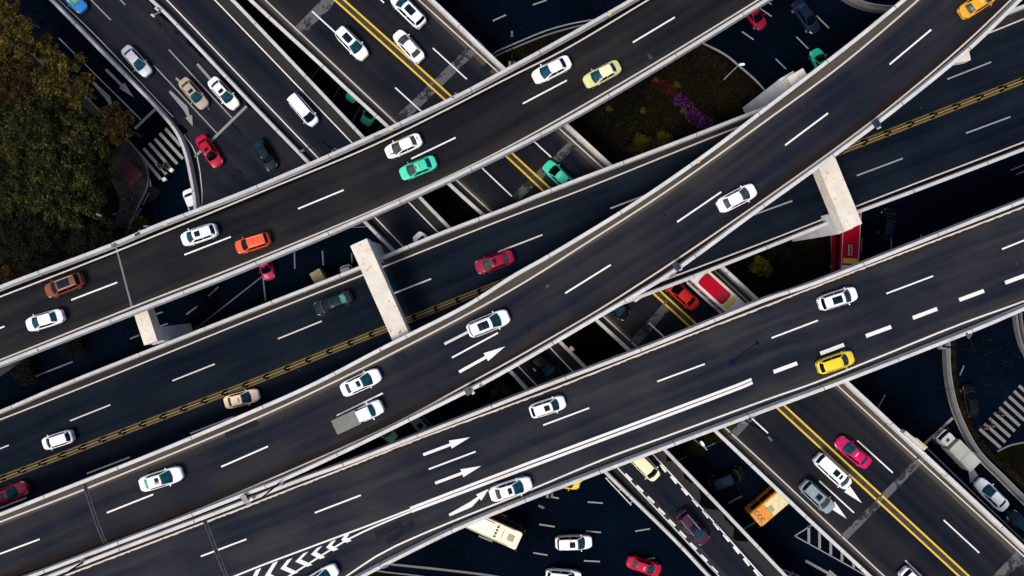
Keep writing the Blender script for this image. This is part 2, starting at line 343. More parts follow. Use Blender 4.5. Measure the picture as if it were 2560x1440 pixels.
def overpass(label, left, right, zf, amat, pmat, thick=1.25, ph=1.05, pw=0.40, sides=(1, 1), name='elevated_road', solid=False, ext=(520, 520)):
    root = empty(name)
    def edge(px):
        px = list(px); a, b, c_, d_ = px[0], px[1], px[-1], px[-2]; L1 = math.dist(a, b); L2 = math.dist(c_, d_)
        if ext[0]: px = [(a[0] + (a[0] - b[0]) / L1 * ext[0], a[1] + (a[1] - b[1]) / L1 * ext[0])] + px
        if ext[1]: px = px + [(c_[0] + (c_[0] - d_[0]) / L2 * ext[1], c_[1] + (c_[1] - d_[1]) / L2 * ext[1])]
        pp = spline(px, 14); o = []
        for u, v in pp:
            z = zf(u, v); p = P(u, v, z + ph); p.z = ground_z(zf, p.x, p.y); o.append(p)
        return o
    Lr = edge(left); Rr0 = edge(right)
    # densify right
    Rd = []
    for a, b in zip(Rr0, Rr0[1:]):
        for k in range(8): Rd.append(a.lerp(b, k / 8))
    Rd.append(Rr0[-1])
    Rr = nearest_pair(Lr, Rd)
    # surface with lateral columns
    NC = 6; vs = []; uv = []; uv2 = []; d = 0
    for i, (a, b) in enumerate(zip(Lr, Rr)):
        if i: d += (a - Lr[i - 1]).length
        wd = (b - a).length
        for c in range(NC + 1):
            t = c / NC; q_ = a.lerp(b, t); q_.z = ground_z(zf, q_.x, q_.y); vs.append(q_); uv.append((d, wd * t)); uv2.append((d, wd * (1 - t)))
    fs = []
    for i in range(len(Lr) - 1):
        for c in range(NC):
            q = i * (NC + 1) + c; fs.append((q, q + NC + 1, q + NC + 2, q + 1))
    up = Vector(vs[fs[0][1]] - vs[fs[0][0]]).cross(vs[fs[0][3]] - vs[fs[0][0]]).z
    if up < 0: fs = [f[::-1] for f in fs]
    mobj('road_surface', vs, fs, amat, root, uvs=uv, uvs2=uv2)
    # girder: fascia, sloped soffit, flat soffit
    gv = []
    for a, b in zip(Lr, Rr):
        t = (b - a); t.z = 0; wd = t.length; t.normalize(); ins = 0.05 if solid else min(1.6, wd * 0.2)
        z0 = a.z - 0.06; z1 = b.z - 0.06
        if solid:
            prof = [(a + t * 0.02, z0), (a + t * 0.02, 0.004), (b - t * 0.02, 0.004), (b - t * 0.02, z1)]
        else:
            prof = [(a + t * 0.03, z0), (a + t * 0.03, a.z - 0.35), (a + t * ins, a.z - thick), (b - t * ins, b.z - thick), (b - t * 0.03, b.z - 0.35), (b - t * 0.03, z1)]
        gv.append([Vector((p.x, p.y, z)) for p, z in prof])
    m = len(gv[0]); V = [p for r_ in gv for p in r_]; F = []
    for i in range(len(gv) - 1):
        for k in range(m):
            k2 = (k + 1) % m
            F.append((i * m + k, (i + 1) * m + k, (i + 1) * m + k2, i * m + k2))
    F.append(tuple(range(m))); F.append(tuple((len(gv) - 1) * m + k for k in range(m))[::-1])
    g = mobj('girder', V, F, GIRDER, root)
    bm = bmesh.new(); bm.from_mesh(g.data); bmesh.ops.recalc_face_normals(bm, faces=bm.faces); bm.to_mesh(g.data); bm.free()
    # parapets
    for side, E_ in ((0, Lr), (1, Rr0)):
        if not sides[side]: continue
        V = []; UV = []; F = []; d = 0; n = len(E_)
        for i, p in enumerate(E_):
            a = E_[max(0, i - 1)]; b = E_[min(n - 1, i + 1)]; t = b - a; t.z = 0; t.normalize()
            nin = Vector((t.y, -t.x, 0)) if side == 0 else Vector((-t.y, t.x, 0))
            if i: d += (p - E_[i - 1]).length
            prof = [(-0.02, -0.5), (-0.02, ph - 0.05), (0.03, ph), (pw - 0.04, ph), (pw, ph - 0.05), (pw + 0.02, 0.28), (pw + 0.05, 0.006), (pw + 0.03, -0.5)]
            for off, zz in prof:
                V.append(p + nin * off + Vector((0, 0, zz))); UV.append((d, off))
        m = len(prof)
        for i in range(n - 1):
            for k in range(m):
                k2 = (k + 1) % m; F.append((i * m + k, (i + 1) * m + k, (i + 1) * m + k2, i * m + k2))
        F.append(tuple(range(m))); F.append(tuple((n - 1) * m + k for k in range(m))[::-1])
        o = mobj('parapet', V, F, pmat, root, uvs=UV)
        bm = bmesh.new(); bm.from_mesh(o.data); bmesh.ops.recalc_face_normals(bm, faces=bm.faces); bm.to_mesh(o.data); bm.free()
    tag(root, label, 'overpass')
    return root

def lines(parent, items, zf, mat, wd=0.17, name='edge_line', rag=0.0, step=30):
    for pts in items: strip(name, pts, wd, zf, mat, parent, rag=rag, step=step)

# ---- A : upper left to top centre
A = overpass('two lane elevated road crossing the upper left, its cars heading left',
  [(-150, 775), (0, 713), (280, 607), (383, 563), (640, 463), (940, 331), (1153, 230), (1280, 162), (1350, 124), (1547, 13), (1620, -30), (1760, -115)],
  [(-150, 972), (0, 914), (163, 850), (327, 786), (560, 695), (640, 662), (797, 597), (1013, 502), (1280, 376), (1443, 289), (1647, 169), (1922, 0), (2050, -80)],
  ZA, AS['A'], PARAPET_LO)
lines(A, [[(-150, 800), (0, 742), (292, 628), (640, 485), (940, 360), (1280, 190), (1413, 123), (1620, 0), (1720, -60)],
          [(-150, 957), (0, 900), (333, 767), (640, 647), (1037, 480), (1280, 362), (1600, 180), (1895, 0), (1990, -60)]], ZA, EDGE_LINE, 0.19)
for a, b in [((-100, 858), (11, 816)), ((178, 750), (293, 706)), ((461, 637), (577, 592)), ((745, 522), (859, 475)), ((1028, 397), (1139, 344)), ((1307, 259), (1417, 201)), ((1582, 106), (1687, 43))]:
    dash(a, b, 0.19, ZA, WHITE_LINE, A)
strip('expansion_joint', [(290, 618), (300, 655), (330, 770)], 0.22, ZA, STEEL, A, dz=0.008)
PATCH = ground_mat('patched_asphalt', (0.035, 0.035, 0.038), (0.05, 0.05, 0.052), 0.5)
quad('patch_repair', [(1617, 138), (1625, 134), (1633, 145), (1625, 150)], ZA, PATCH, A, dz=0.006)

# ---- B : left to right, double yellow line and median fence
B = overpass('four lane elevated road with a yellow median fence, passing beneath the curved top road',
  [(-150, 1082), (0, 1025), (153, 960), (640, 767), (893, 667), (983, 628), (1097, 581), (1280, 511), (1357, 479), (1690, 352), (1893, 273), (2150, 172), (2530, 22), (2700, -45)],
  [(-150, 1425), (0, 1365), (640, 1112), (1280, 864), (1600, 746), (1730, 697), (1920, 622), (2063, 565), (2150, 532), (2290, 480), (2560, 377), (2700, 322)],
  ZB, AS['B'], PARAPET_LO, thick=1.1)
lines(B, [[(-150, 1105), (0, 1049), (227, 960), (640, 793), (898, 691), (1280, 540), (1440, 480), (1827, 325), (2150, 205), (2473, 82), (2560, 47), (2700, -10)],
          [(-150, 1400), (0, 1342), (640, 1090), (1280, 842), (1733, 673), (1920, 602), (2143, 515), (2233, 480), (2560, 355), (2700, 300)]], ZB, EDGE_LINE, 0.17)
Bd = [((-60, 1146), (22, 1113)), ((175, 1052), (276, 1012)), ((431, 952), (537, 910)), ((695, 847), (804, 803)), ((973, 738), (1078, 697)), ((1245, 630), (1356, 587)), ((1526, 521), (1640, 478)),
      ((2368, 198), (2478, 155)), ((2142, 439), (2257, 396)), ((2415, 333), (2526, 292)), ((1870, 542), (1981, 502)), ((217, 1184), (324, 1143)), ((-45, 1288), (66, 1244)), ((475, 1084), (583, 1042)), ((1815, 415), (1920, 375)), ((2090, 300), (2200, 258))]
for a, b in Bd: dash(a, b, 0.18, ZB, FADED_LINE if a[0] > 1800 else EDGE_LINE, B)
med = [(-150, 1255), (0, 1198), (367, 1057), (623, 959), (947, 829), (1213, 723), (1500, 610), (1800, 494), (2117, 372), (2560, 200), (2700, 145)]
def offset_px(pts, d):
    o = []
    for i, p in enumerate(pts):
        a = pts[max(0, i - 1)]; b = pts[min(len(pts) - 1, i + 1)]; L = math.dist(a, b)
        o.append((p[0] + (b[1] - a[1]) / L * -d, p[1] + (b[0] - a[0]) / L * d))
    return o
strip('worn_median_paint', med, 0.42, ZB, paint_line('worn_ochre_paint', (0.030, 0.022, 0.008), (0.012, 0.012, 0.010)), B, dz=0.014)
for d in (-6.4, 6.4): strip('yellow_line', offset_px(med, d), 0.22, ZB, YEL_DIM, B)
# fence on the median: top rail, pickets, dark feet
FENCEW = simple('fence_cream_metal', (0.34, 0.28, 0.15), 0.6, 0.0)
fence = empty('median_fence'); tag(fence, 'low metal fence with dark block feet along the yellow median line', 'fence')
mp = [P(u, v, ZB(u, v)) for u, v in spline(med, 8)]
cum = [0]
for a, b in zip(mp, mp[1:]): cum.append(cum[-1] + (b - a).length)
def along(d):
    for i in range(len(cum) - 1):
        if cum[i + 1] >= d: return mp[i].lerp(mp[i + 1], (d - cum[i]) / max(1e-6, cum[i + 1] - cum[i])), (mp[i + 1] - mp[i]).normalized()
    return mp[-1], (mp[-1] - mp[-2]).normalized()
rail = MB(); pk = MB(); d = 0.4
while d < cum[-1] - 3.0:
    p, t = along(d); p0_ = p; q, _ = along(d + 2.75); p, _ = along(d + 0.2)
    for zz in (0.22, 0.86): rail.tube(p + Vector((0, 0, zz)), q + Vector((0, 0, zz)), 0.045, n=4)
    for k in range(10):
        s_ = p.lerp(q, (k + .5) / 10); pk.tube(s_ + Vector((0, 0, 0.2)), s_ + Vector((0, 0, 0.9)), 0.02, n=4, caps=False)
    rz = math.atan2(t.y, t.x); f = MB(); f.box((0, 0, 0.12), (0.42, 0.70, 0.24), top=0.9); f.box((0, 0, 0.58), (0.30, 0.30, 0.72))
    fo = f.build('fence_foot', DARKM, fence, loc=None); fo.location = p0_; fo.rotation_euler.z = rz
    d += 2.95
rail.build('rail', FENCEW, fence); pk.build('pickets', FENCEW, fence)

# ---- C : the curved top road
Cr = overpass('highest curving elevated road sweeping from lower left to the top right corner',
  [(-150, 1340), (0, 1282), (110, 1238), (390, 1127), (583, 1045), (773, 961), (960, 864), (1170, 757), (1280, 687), (1377, 632), (1597, 497), (1777, 372), (1915, 266), (2140, 93), (2257, -3), (2350, -82)],
  [(-150, 1528), (-100, 1510), (110, 1433), (273, 1371), (467, 1297), (610, 1241), (697, 1208), (853, 1137), (1052, 1040), (1207, 963), (1280, 923), (1480, 806), (1593, 740), (1690, 680), (1890, 534), (2043, 424), (2203, 306), (2430, 122), (2556, 0), (2650, -95)],
  ZC, AS['C'], PARAPET)
lines(Cr, [[(-150, 1363), (0, 1305), (212, 1223), (640, 1046), (825, 960), (1003, 872), (1280, 724), (1470, 605), (1665, 479), (1920, 298), (2107, 160), (2295, 0), (2370, -70)],
           [(-120, 1508), (67, 1440), (263, 1367), (640, 1213), (990, 1057), (1170, 960), (1280, 900), (1493, 777), (1597, 711), (1693, 648), (1937, 480), (2193, 293), (2400, 120), (2527, 0), (2600, -75)]], ZC, EDGE_LINE, 0.19)
for a, b in [((1413, 733), (1527, 662)), ((1693, 555), (1803, 480)), ((1963, 363), (2070, 283)), ((2224, 161), (2328, 74)), ((842, 1039), (957, 983)), ((553, 1167), (670, 1116)), ((267, 1282), (383, 1236)), ((-17, 1391), (99, 1348)), ((1130, 894), (1245, 832))]:
    dash(a, b, 0.19, ZC, WHITE_LINE, Cr)
strip('wide_line', [(1111, 860), (1225, 802)], 0.30, ZC, EDGE_LINE, Cr)
arrow((1148, 930), (1263, 866), ZC, WHITE_LINE, Cr, 0.34, 1.05)
ej = strip('expansion_joint', [(211, 1210), (225, 1255), (243, 1310), (270, 1374)], 0.52, ZC, JOINTL, Cr, dz=0.027)
strip('joint_gap', [(211, 1210), (225, 1255), (243, 1310), (270, 1374)], 0.20, ZC, JOINTD, ej, dz=0.032)
DARKP = ground_mat('dark_patch_asphalt', (0.0085, 0.011, 0.014), (0.013, 0.015, 0.018), 0.6)
quad('patch_repair', [(983, 890), (1010, 878), (1023, 900), (993, 914)], ZC, DARKP, Cr, dz=0.006)
PALE = ground_mat('pale_scuff_asphalt', (0.05, 0.047, 0.042), (0.07, 0.066, 0.06), 0.6)
quad('patch_repair', [(1364, 713), (1372, 711), (1373, 719), (1366, 720)], ZC, PALE, Cr, dz=0.006)

# ---- D : wide lower right road with merging slip road
D = overpass('wide elevated road across the lower right with a merging slip lane and chevron markings',
  [(-150, 1538), (-100, 1520), (100, 1446), (273, 1379), (467, 1306), (610, 1251), (723, 1206), (873, 1152), (1043, 1086), (1210, 1021), (1363, 961), (1617, 865), (1820, 783), (1920, 743), (2020, 710), (2200, 640), (2370, 573), (2560, 498), (2700, 443)],
  [(560, 1690), (700, 1580), (830, 1488), (913, 1442), (1000, 1397), (1133, 1332), (1280, 1270), (1503, 1184), (1710, 1106), (1920, 1028), (2100, 961), (2293, 886), (2467, 817), (2560, 777), (2700, 718)],
  ZD, AS['D'], PARAPET)
lines(D, [[(-50, 1518), (160, 1440), (510, 1307), (640, 1257), (870, 1167), (1040, 1100), (1280, 1011), (1415, 960), (1617, 880), (1920, 763), (2120, 685), (2560, 517), (2700, 462)]], ZD, EDGE_LINE, 0.2, rag=0.05, step=7)
lines(D, [[(760, 1510), (867, 1440), (940, 1391), (987, 1366), (1140, 1300), (1280, 1244), (1513, 1147), (1660, 1093), (1920, 998), (2037, 957), (2180, 900), (2400, 811), (2560, 753), (2700, 697)]], ZD, WHITE_LINE, 0.2)
for a, b in [((1643, 954), (1762, 910)), ((2216, 734), (2333, 690)), ((1929, 845), (2045, 801)), ((2505, 623), (2605, 583)), ((1358, 1063), (1473, 1020)), ((1072, 1173), (1189, 1129)), ((787, 1282), (902, 1238)), ((502, 1391), (616, 1348))]:
    dash(a, b, 0.19, ZD, WHITE_LINE, D)
for a, b in [((1934, 930), (1993, 908)), ((2051, 884), (2110, 862)), ((2165, 840), (2228, 817)), ((2282, 795), (2343, 772)), ((2398, 750), (2460, 727)), ((2513, 707), (2575, 684))]:
    dash(a, b, 0.46, ZD, WHITE_LINE, D, 'wide_dash')
lines(D, [offset_px([(1027, 1274), (1280, 1177), (1867, 957), (1880, 951)], -3.25), offset_px([(1027, 1276), (1280, 1181), (1867, 960), (1880, 954)], 3.0)], ZD, WHITE_LINE, 0.33, 'solid_line')
up_ = [(540, 1460), (640, 1419), (797, 1360), (910, 1318), (1027, 1273)]
lo_ = [(690, 1460), (723, 1440), (797, 1393), (867, 1350), (940, 1315), (1027, 1279)]
lines(D, [up_, lo_], ZD, WHITE_LINE, 0.2, 'gore_line')
# chevrons, pointing down-left; each given by top, nose and bottom points
for (t0, n0, b0) in [((863, 1336), (853, 1350), (866, 1357)), ((828, 1354), (815, 1369), (833, 1378)), ((793, 1370), (777, 1386), (800, 1398)), ((758, 1384), (738, 1404), (768, 1417)), ((718, 1400), (701, 1422), (733, 1436)), ((682, 1408), (662, 1440), (700, 1462)), ((640, 1425), (622, 1460), (660, 1480))]:
    a, n_, b = [P(*q, 12.526) for q in (t0, n0, b0)]; wv = Vector((0.62, 0.25, 0))
    mobj('chevron', [a, n_, b, b + wv, n_ + wv * 1.1, a + wv], [(0, 1, 4, 5), (1, 2, 3, 4)], WHITE_LINE, D)
arrow((1058, 1137), (1175, 1093), ZD, WHITE_LINE, D, 0.34, 1.0)
arrow((1088, 1208), (1203, 1165), ZD, WHITE_LINE, D, 0.34, 1.0)
arrow((1123, 1288), (1222, 1222), ZD, WHITE_LINE, D, 0.32, 0.95, bend=(1176, 1262))
ej = strip('expansion_joint', [(512, 1302), (530, 1350), (567, 1445), (585, 1490)], 0.52, ZD, JOINTL, D, dz=0.027)
strip('joint_gap', [(512, 1302), (530, 1350), (567, 1445), (585, 1490)], 0.20, ZD, JOINTD, ej, dz=0.032)
OIL = simple('oil_stain', (0.0035, 0.0075, 0.020), 0.9, spec=0.02)
def blob(name, c, r, zf, mat, parent, asp=1.0, rot=0.0, dz=0.007, n=18):
    vs = []
    for i in range(n):
        t = 2 * math.pi * i / n; rr = r * random.uniform(0.75, 1.15)
        x, y = rr * math.cos(t) * asp, rr * math.sin(t); vs.append(P(c[0] + x * math.cos(rot) - y * math.sin(rot), c[1] + x * math.sin(rot) + y * math.cos(rot), zf(*c) + dz))
    return mobj(name, vs, [tuple(range(n))[::-1]], mat, parent)
blob('oil_stain', (1831, 906), 8, ZD, OIL, D, 1.2, 0.3)
blob('oil_stain', (1893, 857), 5, ZD, OIL, D, 1.2, -0.5)
strip('oil_trail', [(1836, 902), (1858, 882), (1872, 872), (1890, 859)], 0.14, ZD, OIL, D, dz=0.006, step=5, rag=0.06)

# ---- E : diagonal road with double yellow line
E = overpass('diagonal four lane road with double yellow line running from top centre to bottom right',
  [(1000, -80), (1087, 0), (1263, 168), (1423, 312), (1533, 413), (1813, 668), (1900, 749), (2127, 958), (2247, 1070), (2440, 1250), (2560, 1363), (2650, 1450)][:] ,
  [(520, -95), (622, 0), (640, 17), (797, 161), (853, 214), (973, 324), (1140, 480), (1207, 541), (1490, 803), (1573, 880), (1787, 1080), (1920, 1206), (2020, 1301), (2173, 1443), (2280, 1540)],
  ZE, AS['E'], PARAPET)
lines(E, [[(985, -55), (1047, 0), (1247, 182), (1397, 320), (1507, 420), (1790, 680), (2093, 963), (2303, 1156), (2560, 1391), (2620, 1446)],
          [(605, -55), (663, 0), (990, 308), (1173, 480), (1228, 530), (1510, 792), (1593, 868), (1813, 1070), (1920, 1168), (2210, 1440), (2270, 1496)]], ZE, EDGE_LINE, 0.17)
lines(E, [[(775, -55), (837, 0), (1113, 250), (1280, 404), (1360, 479), (1635, 735), (1727, 819), (1943, 1020), (2397, 1440), (2455, 1494)],
          [(798, -55), (860, 0), (1127, 240), (1280, 383), (1377, 472), (1650, 727), (1742, 811), (1960, 1013), (2420, 1438), (2480, 1494)]], ZE, YEL_LINE, 0.24, 'yellow_line')
for a, b in [((780, 28), (872, 112)), ((988, 219), (1054, 279)), ((900, -48), (960, 7)), ((1082, 120), (1167, 198)), ((1290, 312), (1378, 393)), ((1205, 420), (1280, 491)), ((1717, 707), (1803, 785)), ((1622, 807), (1700, 879)),
             ((2143, 1101), (2232, 1182)), ((2359, 1300), (2448, 1382)), ((2048, 1202), (2135, 1282)), ((2263, 1401), (2345, 1480)), ((1835, 1005), (1920, 1083)), ((1500, 508), (1590, 590))]:
    dash(a, b, 0.18, ZE, WHITE_LINE, E)
arrow((2062, 1170), (2155, 1258), ZE, WHITE_LINE, E, 0.36, 1.05, 0.4)
arrow((2024, 1208), (2117, 1297), ZE, WHITE_LINE, E, 0.36, 1.05, 0.4)
MEDG = ground_mat('worn_median_strip', (0.030, 0.027, 0.023), (0.055, 0.050, 0.044), 0.8)
strip('median_strip', [(786, -55), (848, 0), (1120, 245), (1280, 393), (1368, 475), (1642, 731), (1734, 815), (1951, 1016), (2408, 1439), (2467, 1494)], 0.62, ZE, MEDG, E, dz=0.010)
# concrete slab bands with ragged black sealant
def band_mat():
    m, nt, b = new_mat('sealed_concrete_band'); N = nt.nodes.new; L = nt.links.new
    tc = N('ShaderNodeTexCoord'); n = N('ShaderNodeTexNoise'); n.inputs['Scale'].default_value = 0.55; n.inputs['Detail'].default_value = 9; n.inputs['Roughness'].default_value = 0.72; L(tc.outputs['Object'], n.inputs['Vector'])
    r = N('ShaderNodeMapRange'); r.inputs[1].default_value = 0.5; r.inputs[2].default_value = 0.53; L(n.outputs[0], r.inputs[0])
    n2 = N('ShaderNodeTexNoise'); n2.inputs['Scale'].default_value = 4; n2.inputs['Detail'].default_value = 6; L(tc.outputs['Object'], n2.inputs['Vector'])
    m1 = N('ShaderNodeMix'); m1.data_type = 'RGBA'; m1.inputs[6].default_value = (0.045, 0.045, 0.046, 1); m1.inputs[7].default_value = (0.11, 0.11, 0.11, 1); L(n2.outputs[0], m1.inputs[0])
    m2 = N('ShaderNodeMix'); m2.data_type = 'RGBA'; m2.inputs[7].default_value = (0.013, 0.015, 0.018, 1); L(r.outputs[0], m2.inputs[0]); L(m1.outputs[2], m2.inputs[6]); L(m2.outputs[2], b.inputs['Base Color'])
    b.inputs['Roughness'].default_value = 0.8; b.inputs['Specular IOR Level'].default_value = 0.2
    return m
BAND = band_mat()
for a, b, wd in [((742, 84), (850, -28), 1.5), ((1003, 298), (1203, 106), 1.5), ((1290, 500), (1447, 352), 1.6), ((1585, 868), (1680, 760), 1.8), ((1822, 1108), (1915, 1008), 1.6), ((2110, 1352), (2312, 1145), 1.5), ((2490, 1452), (2600, 1340), 1.5)]:
    strip('concrete_band', [a, b], wd, ZE, BAND, E, dz=0.006, step=12, rag=0.15)

# ---- F : ramp parallel to E
F = overpass('narrow diagonal ramp left of the double yellow line road, with side rumble blocks at the bottom',
  [(495, -90), (587, 0), (640, 55), (913, 343), (1053, 491), (1130, 571), (1412, 861), (1468, 918), (1670, 1127), (1800, 1262), (1957, 1427), (2060, 1535)],
  [(290, -78), (373, 0), (413, 38), (640, 277), (767, 408), (910, 558), (977, 627), (1280, 938), (1313, 975), (1513, 1185), (1687, 1356), (1763, 1437), (1860, 1538)],
  ZF, AS['F'], PARAPET_LO)
lines(F, [[(362, -55), (417, 0), (640, 233), (797, 397), (938, 544), (1008, 617), (1297, 917), (1343, 965), (1547, 1173), (1797, 1440), (1854, 1500)],
          [(482, -55), (537, 0), (640, 107), (883, 360), (1023, 507), (1097, 583), (1377, 871), (1434, 931), (1636, 1140), (1905, 1440), (1962, 1502)]], ZF, WHITE_LINE, 0.15)
for x, y in [(870, 700), (955, 787), (1038, 870), (1118, 957), (1197, 1043), (1278, 1130), (1357, 1218), (1437, 1307), (1515, 1395)]:
    u, v = 1280 + x / 3, 960 + y / 3; u += 1.2; v -= 1.2; dash((u - 8, v - 7.5), (u + 8, v + 8.5), 0.28, ZF, WHITE_LINE, F, 'rumble_block')
for x, y in [(1138, 630), (1218, 716), (1300, 803), (1380, 888), (1457, 974), (1537, 1063), (1612, 1152), (1687, 1242), (1763, 1332), (1840, 1417)]:
    u, v = 1280 + x / 3, 960 + y / 3; u -= 1.5; v += 1.0; dash((u - 7, v - 9), (u + 7, v + 9), 0.30, ZF, WHITE_LINE, F, 'rumble_block')
for a, b in [((1333, 921), (1339, 928)), ((1339, 916), (1345, 922)), ((1345, 911), (1351, 917))]: dash(a, b, 0.2, ZF, WHITE_LINE, F, 'short_mark')

DAMP = simple('damp_dirt', (0.0012, 0.0012, 0.0014), 0.9, spec=0.02)
def damp_strip(pts, wd, zf, parent, rag):
    pts = spline(pts, 5); strip('damp_stain', pts, wd, zf, DAMP, parent, dz=0.010, step=5, rag=rag)
damp_strip([(378, 0), (418, 38), (645, 272), (772, 403), (800, 432)], 0.75, ZF, F, 0.4)
damp_strip([(1523, 1182), (1560, 1222), (1694, 1350), (1772, 1432), (1790, 1452)], 0.85, ZF, F, 0.5)
damp_strip([(1667, 1136), (1700, 1172), (1760, 1238), (1820, 1302), (1870, 1352)], 0.35, ZF, F, 0.5)
damp_strip([(1790, 1066), (1830, 1052), (1880, 1036), (1930, 1012)], 0.5, ZD, D, 0.35)
damp_strip([(1690, 1104), (1715, 1094)], 0.4, ZD, D, 0.3)
damp_strip([(2440, 815), (2520, 785)], 0.4, ZD, D, 0.3)

# ---- G : low slip road at the upper left, retained by a wall
G = overpass('low slip road at the upper left with stop line, held by a pale curved wall',
  [(430, -60), (480, -8), (560, 80), (700, 225), (800, 330), (880, 420), (960, 500), (1000, 560)],
  [(60, -62), (123, 0), (250, 130), (390, 274), (440, 337), (461, 390), (472, 440), (481, 490), (484, 525), (487, 580), (490, 640)],
  ZG, AS['G'], PARAPET_LO, sides=(0, 1), ext=(520, 0), solid=True, name='slip_road')
lines(G, [[(95, -50), (147, 0), (233, 83), (350, 205), (433, 293)], [(460, 337), (480, 365), (493, 393), (500, 430), (505, 480), (505, 525), (505, 580)]], ZG, EDGE_LINE, 0.13)
for a, b in [((190, -38), (277, 50)), ((280, -22), (313, 12)), ((422, 124), (580, 295)), ((384, 163), (542, 333))]: dash(a, b, 0.17, ZG, FADED_LINE, G)
strip('stop_line', [(620, 262), (487, 392)], 0.36, ZG, FADED_LINE, G)
arrow((424, 228), (482, 316), ZG, FADED_LINE, G, 0.36, 1.0, bend=(463, 270))
arrow((493, 160), (580, 260), ZG, FADED_LINE, G, 0.36, 1.0)
arrow((440, 195), (525, 275), ZG, FADED_LINE, G, 0.3, 0.9)
for c, r, a in [((440, 80), 4, 3), ((470, 110), 3, 4), ((400, 60), 3, 2), ((600, 430), 3, 5), ((590, 320), 2.5, 9)]:
    blob('oil_stain', c, r, ZG, OIL, G, a, 0.85)

# ------------------------------------------------------------------ ground level
gs = 420
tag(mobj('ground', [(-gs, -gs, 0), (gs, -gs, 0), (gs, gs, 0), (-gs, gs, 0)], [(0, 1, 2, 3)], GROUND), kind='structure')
gm = empty('road_markings'); tag(gm, kind='structure')
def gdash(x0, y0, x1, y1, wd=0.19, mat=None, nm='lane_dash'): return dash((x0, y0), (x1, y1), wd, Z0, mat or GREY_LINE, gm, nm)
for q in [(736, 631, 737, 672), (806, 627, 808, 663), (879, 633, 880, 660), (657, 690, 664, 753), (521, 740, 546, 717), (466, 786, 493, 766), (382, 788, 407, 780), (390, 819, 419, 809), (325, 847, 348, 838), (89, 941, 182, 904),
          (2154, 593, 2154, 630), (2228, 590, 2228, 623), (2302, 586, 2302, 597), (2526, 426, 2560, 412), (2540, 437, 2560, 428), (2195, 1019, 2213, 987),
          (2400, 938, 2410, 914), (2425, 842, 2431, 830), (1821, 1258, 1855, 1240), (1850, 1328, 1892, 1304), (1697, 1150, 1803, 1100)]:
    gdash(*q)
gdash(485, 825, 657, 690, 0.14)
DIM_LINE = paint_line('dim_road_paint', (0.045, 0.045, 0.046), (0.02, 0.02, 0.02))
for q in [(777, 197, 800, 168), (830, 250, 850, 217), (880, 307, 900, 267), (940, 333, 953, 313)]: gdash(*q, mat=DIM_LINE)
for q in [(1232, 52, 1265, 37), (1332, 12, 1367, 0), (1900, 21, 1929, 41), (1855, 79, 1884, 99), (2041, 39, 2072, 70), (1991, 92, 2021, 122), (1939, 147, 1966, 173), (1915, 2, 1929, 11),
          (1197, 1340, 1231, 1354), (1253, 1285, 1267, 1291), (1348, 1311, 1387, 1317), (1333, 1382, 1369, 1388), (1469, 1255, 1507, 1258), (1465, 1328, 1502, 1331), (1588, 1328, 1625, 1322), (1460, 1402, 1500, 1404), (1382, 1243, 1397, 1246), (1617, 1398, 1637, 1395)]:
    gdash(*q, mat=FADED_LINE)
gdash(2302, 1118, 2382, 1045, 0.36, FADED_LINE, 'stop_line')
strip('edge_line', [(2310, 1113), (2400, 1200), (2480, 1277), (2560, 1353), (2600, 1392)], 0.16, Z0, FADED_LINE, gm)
arrow((2422, 1165), (2440, 1195), Z0, FADED_LINE, gm, 0.8, 1.4, 0.1)
strip('lane_arrow_bar', [(2420, 1163), (2427, 1178), (2432, 1206)], 0.7, Z0, FADED_LINE, gm)
strip('solid_line', [(147, 95), (353, 300)], 0.17, Z0, FADED_LINE, gm)
strip('stop_line', [(388, 273), (337, 322)], 0.36, Z0, FADED_LINE, gm)
arrow((264, 173), (334, 243), Z0, FADED_LINE, gm, 0.36, 1.05)
arrow((232, 205), (285, 283), Z0, FADED_LINE, gm, 0.36, 1.05, bend=(270, 245))
for q in [(413, 321, 452, 365), (399, 333, 457, 397), (387, 347, 443, 410), (373, 358, 427, 420), (359, 371, 416, 436), (348, 383, 402, 448)]:
    gdash(*q, 0.42, paint_line('crosswalk_paint', (0.23, 0.22, 0.19), (0.13, 0.12, 0.11)) if 'crosswalk_paint' not in MATS else MATS['crosswalk_paint'], 'crosswalk_stripe')
CW2 = paint_line('crosswalk_faded_paint', (0.15, 0.145, 0.125), (0.08, 0.08, 0.07))
for k in range(9):
    x0, y0 = 1587 + k * 36.8, 337 - k * 40.6; x1, y1 = 1745 + k * 35.6, 478 - k * 41.2
    gdash(1920 + x0 / 3, 960 + y0 / 3, 1920 + x1 / 3, 960 + y1 / 3, 0.43, CW2, 'crosswalk_stripe')
# hatched triangle by the bus
strip('gore_line', [(2032, 1311), (1987, 1340), (2140, 1425)][:2], 0.16, Z0, FADED_LINE, gm)
strip('gore_line', [(1987, 1340), (2140, 1425), (2200, 1460)], 0.16, Z0, FADED_LINE, gm)
for u, v0, v1 in [(2022, 1315, 1358), (2049, 1318, 1372), (2077, 1330, 1387), (2105, 1350, 1403), (2134, 1380, 1420)]: gdash(u, v0, u, v1, 0.36, FADED_LINE, 'hatch_bar')
arrow((2014, 1402), (2110, 1455), Z0, FADED_LINE, gm, 0.36, 1.05)
strip('gore_line', [(1938, 1417), (1997, 1440), (2040, 1460)], 0.16, Z0, FADED_LINE, gm)
gdash(1985, 1432, 1955, 1450, 0.4, FADED_LINE, 'hatch_bar')

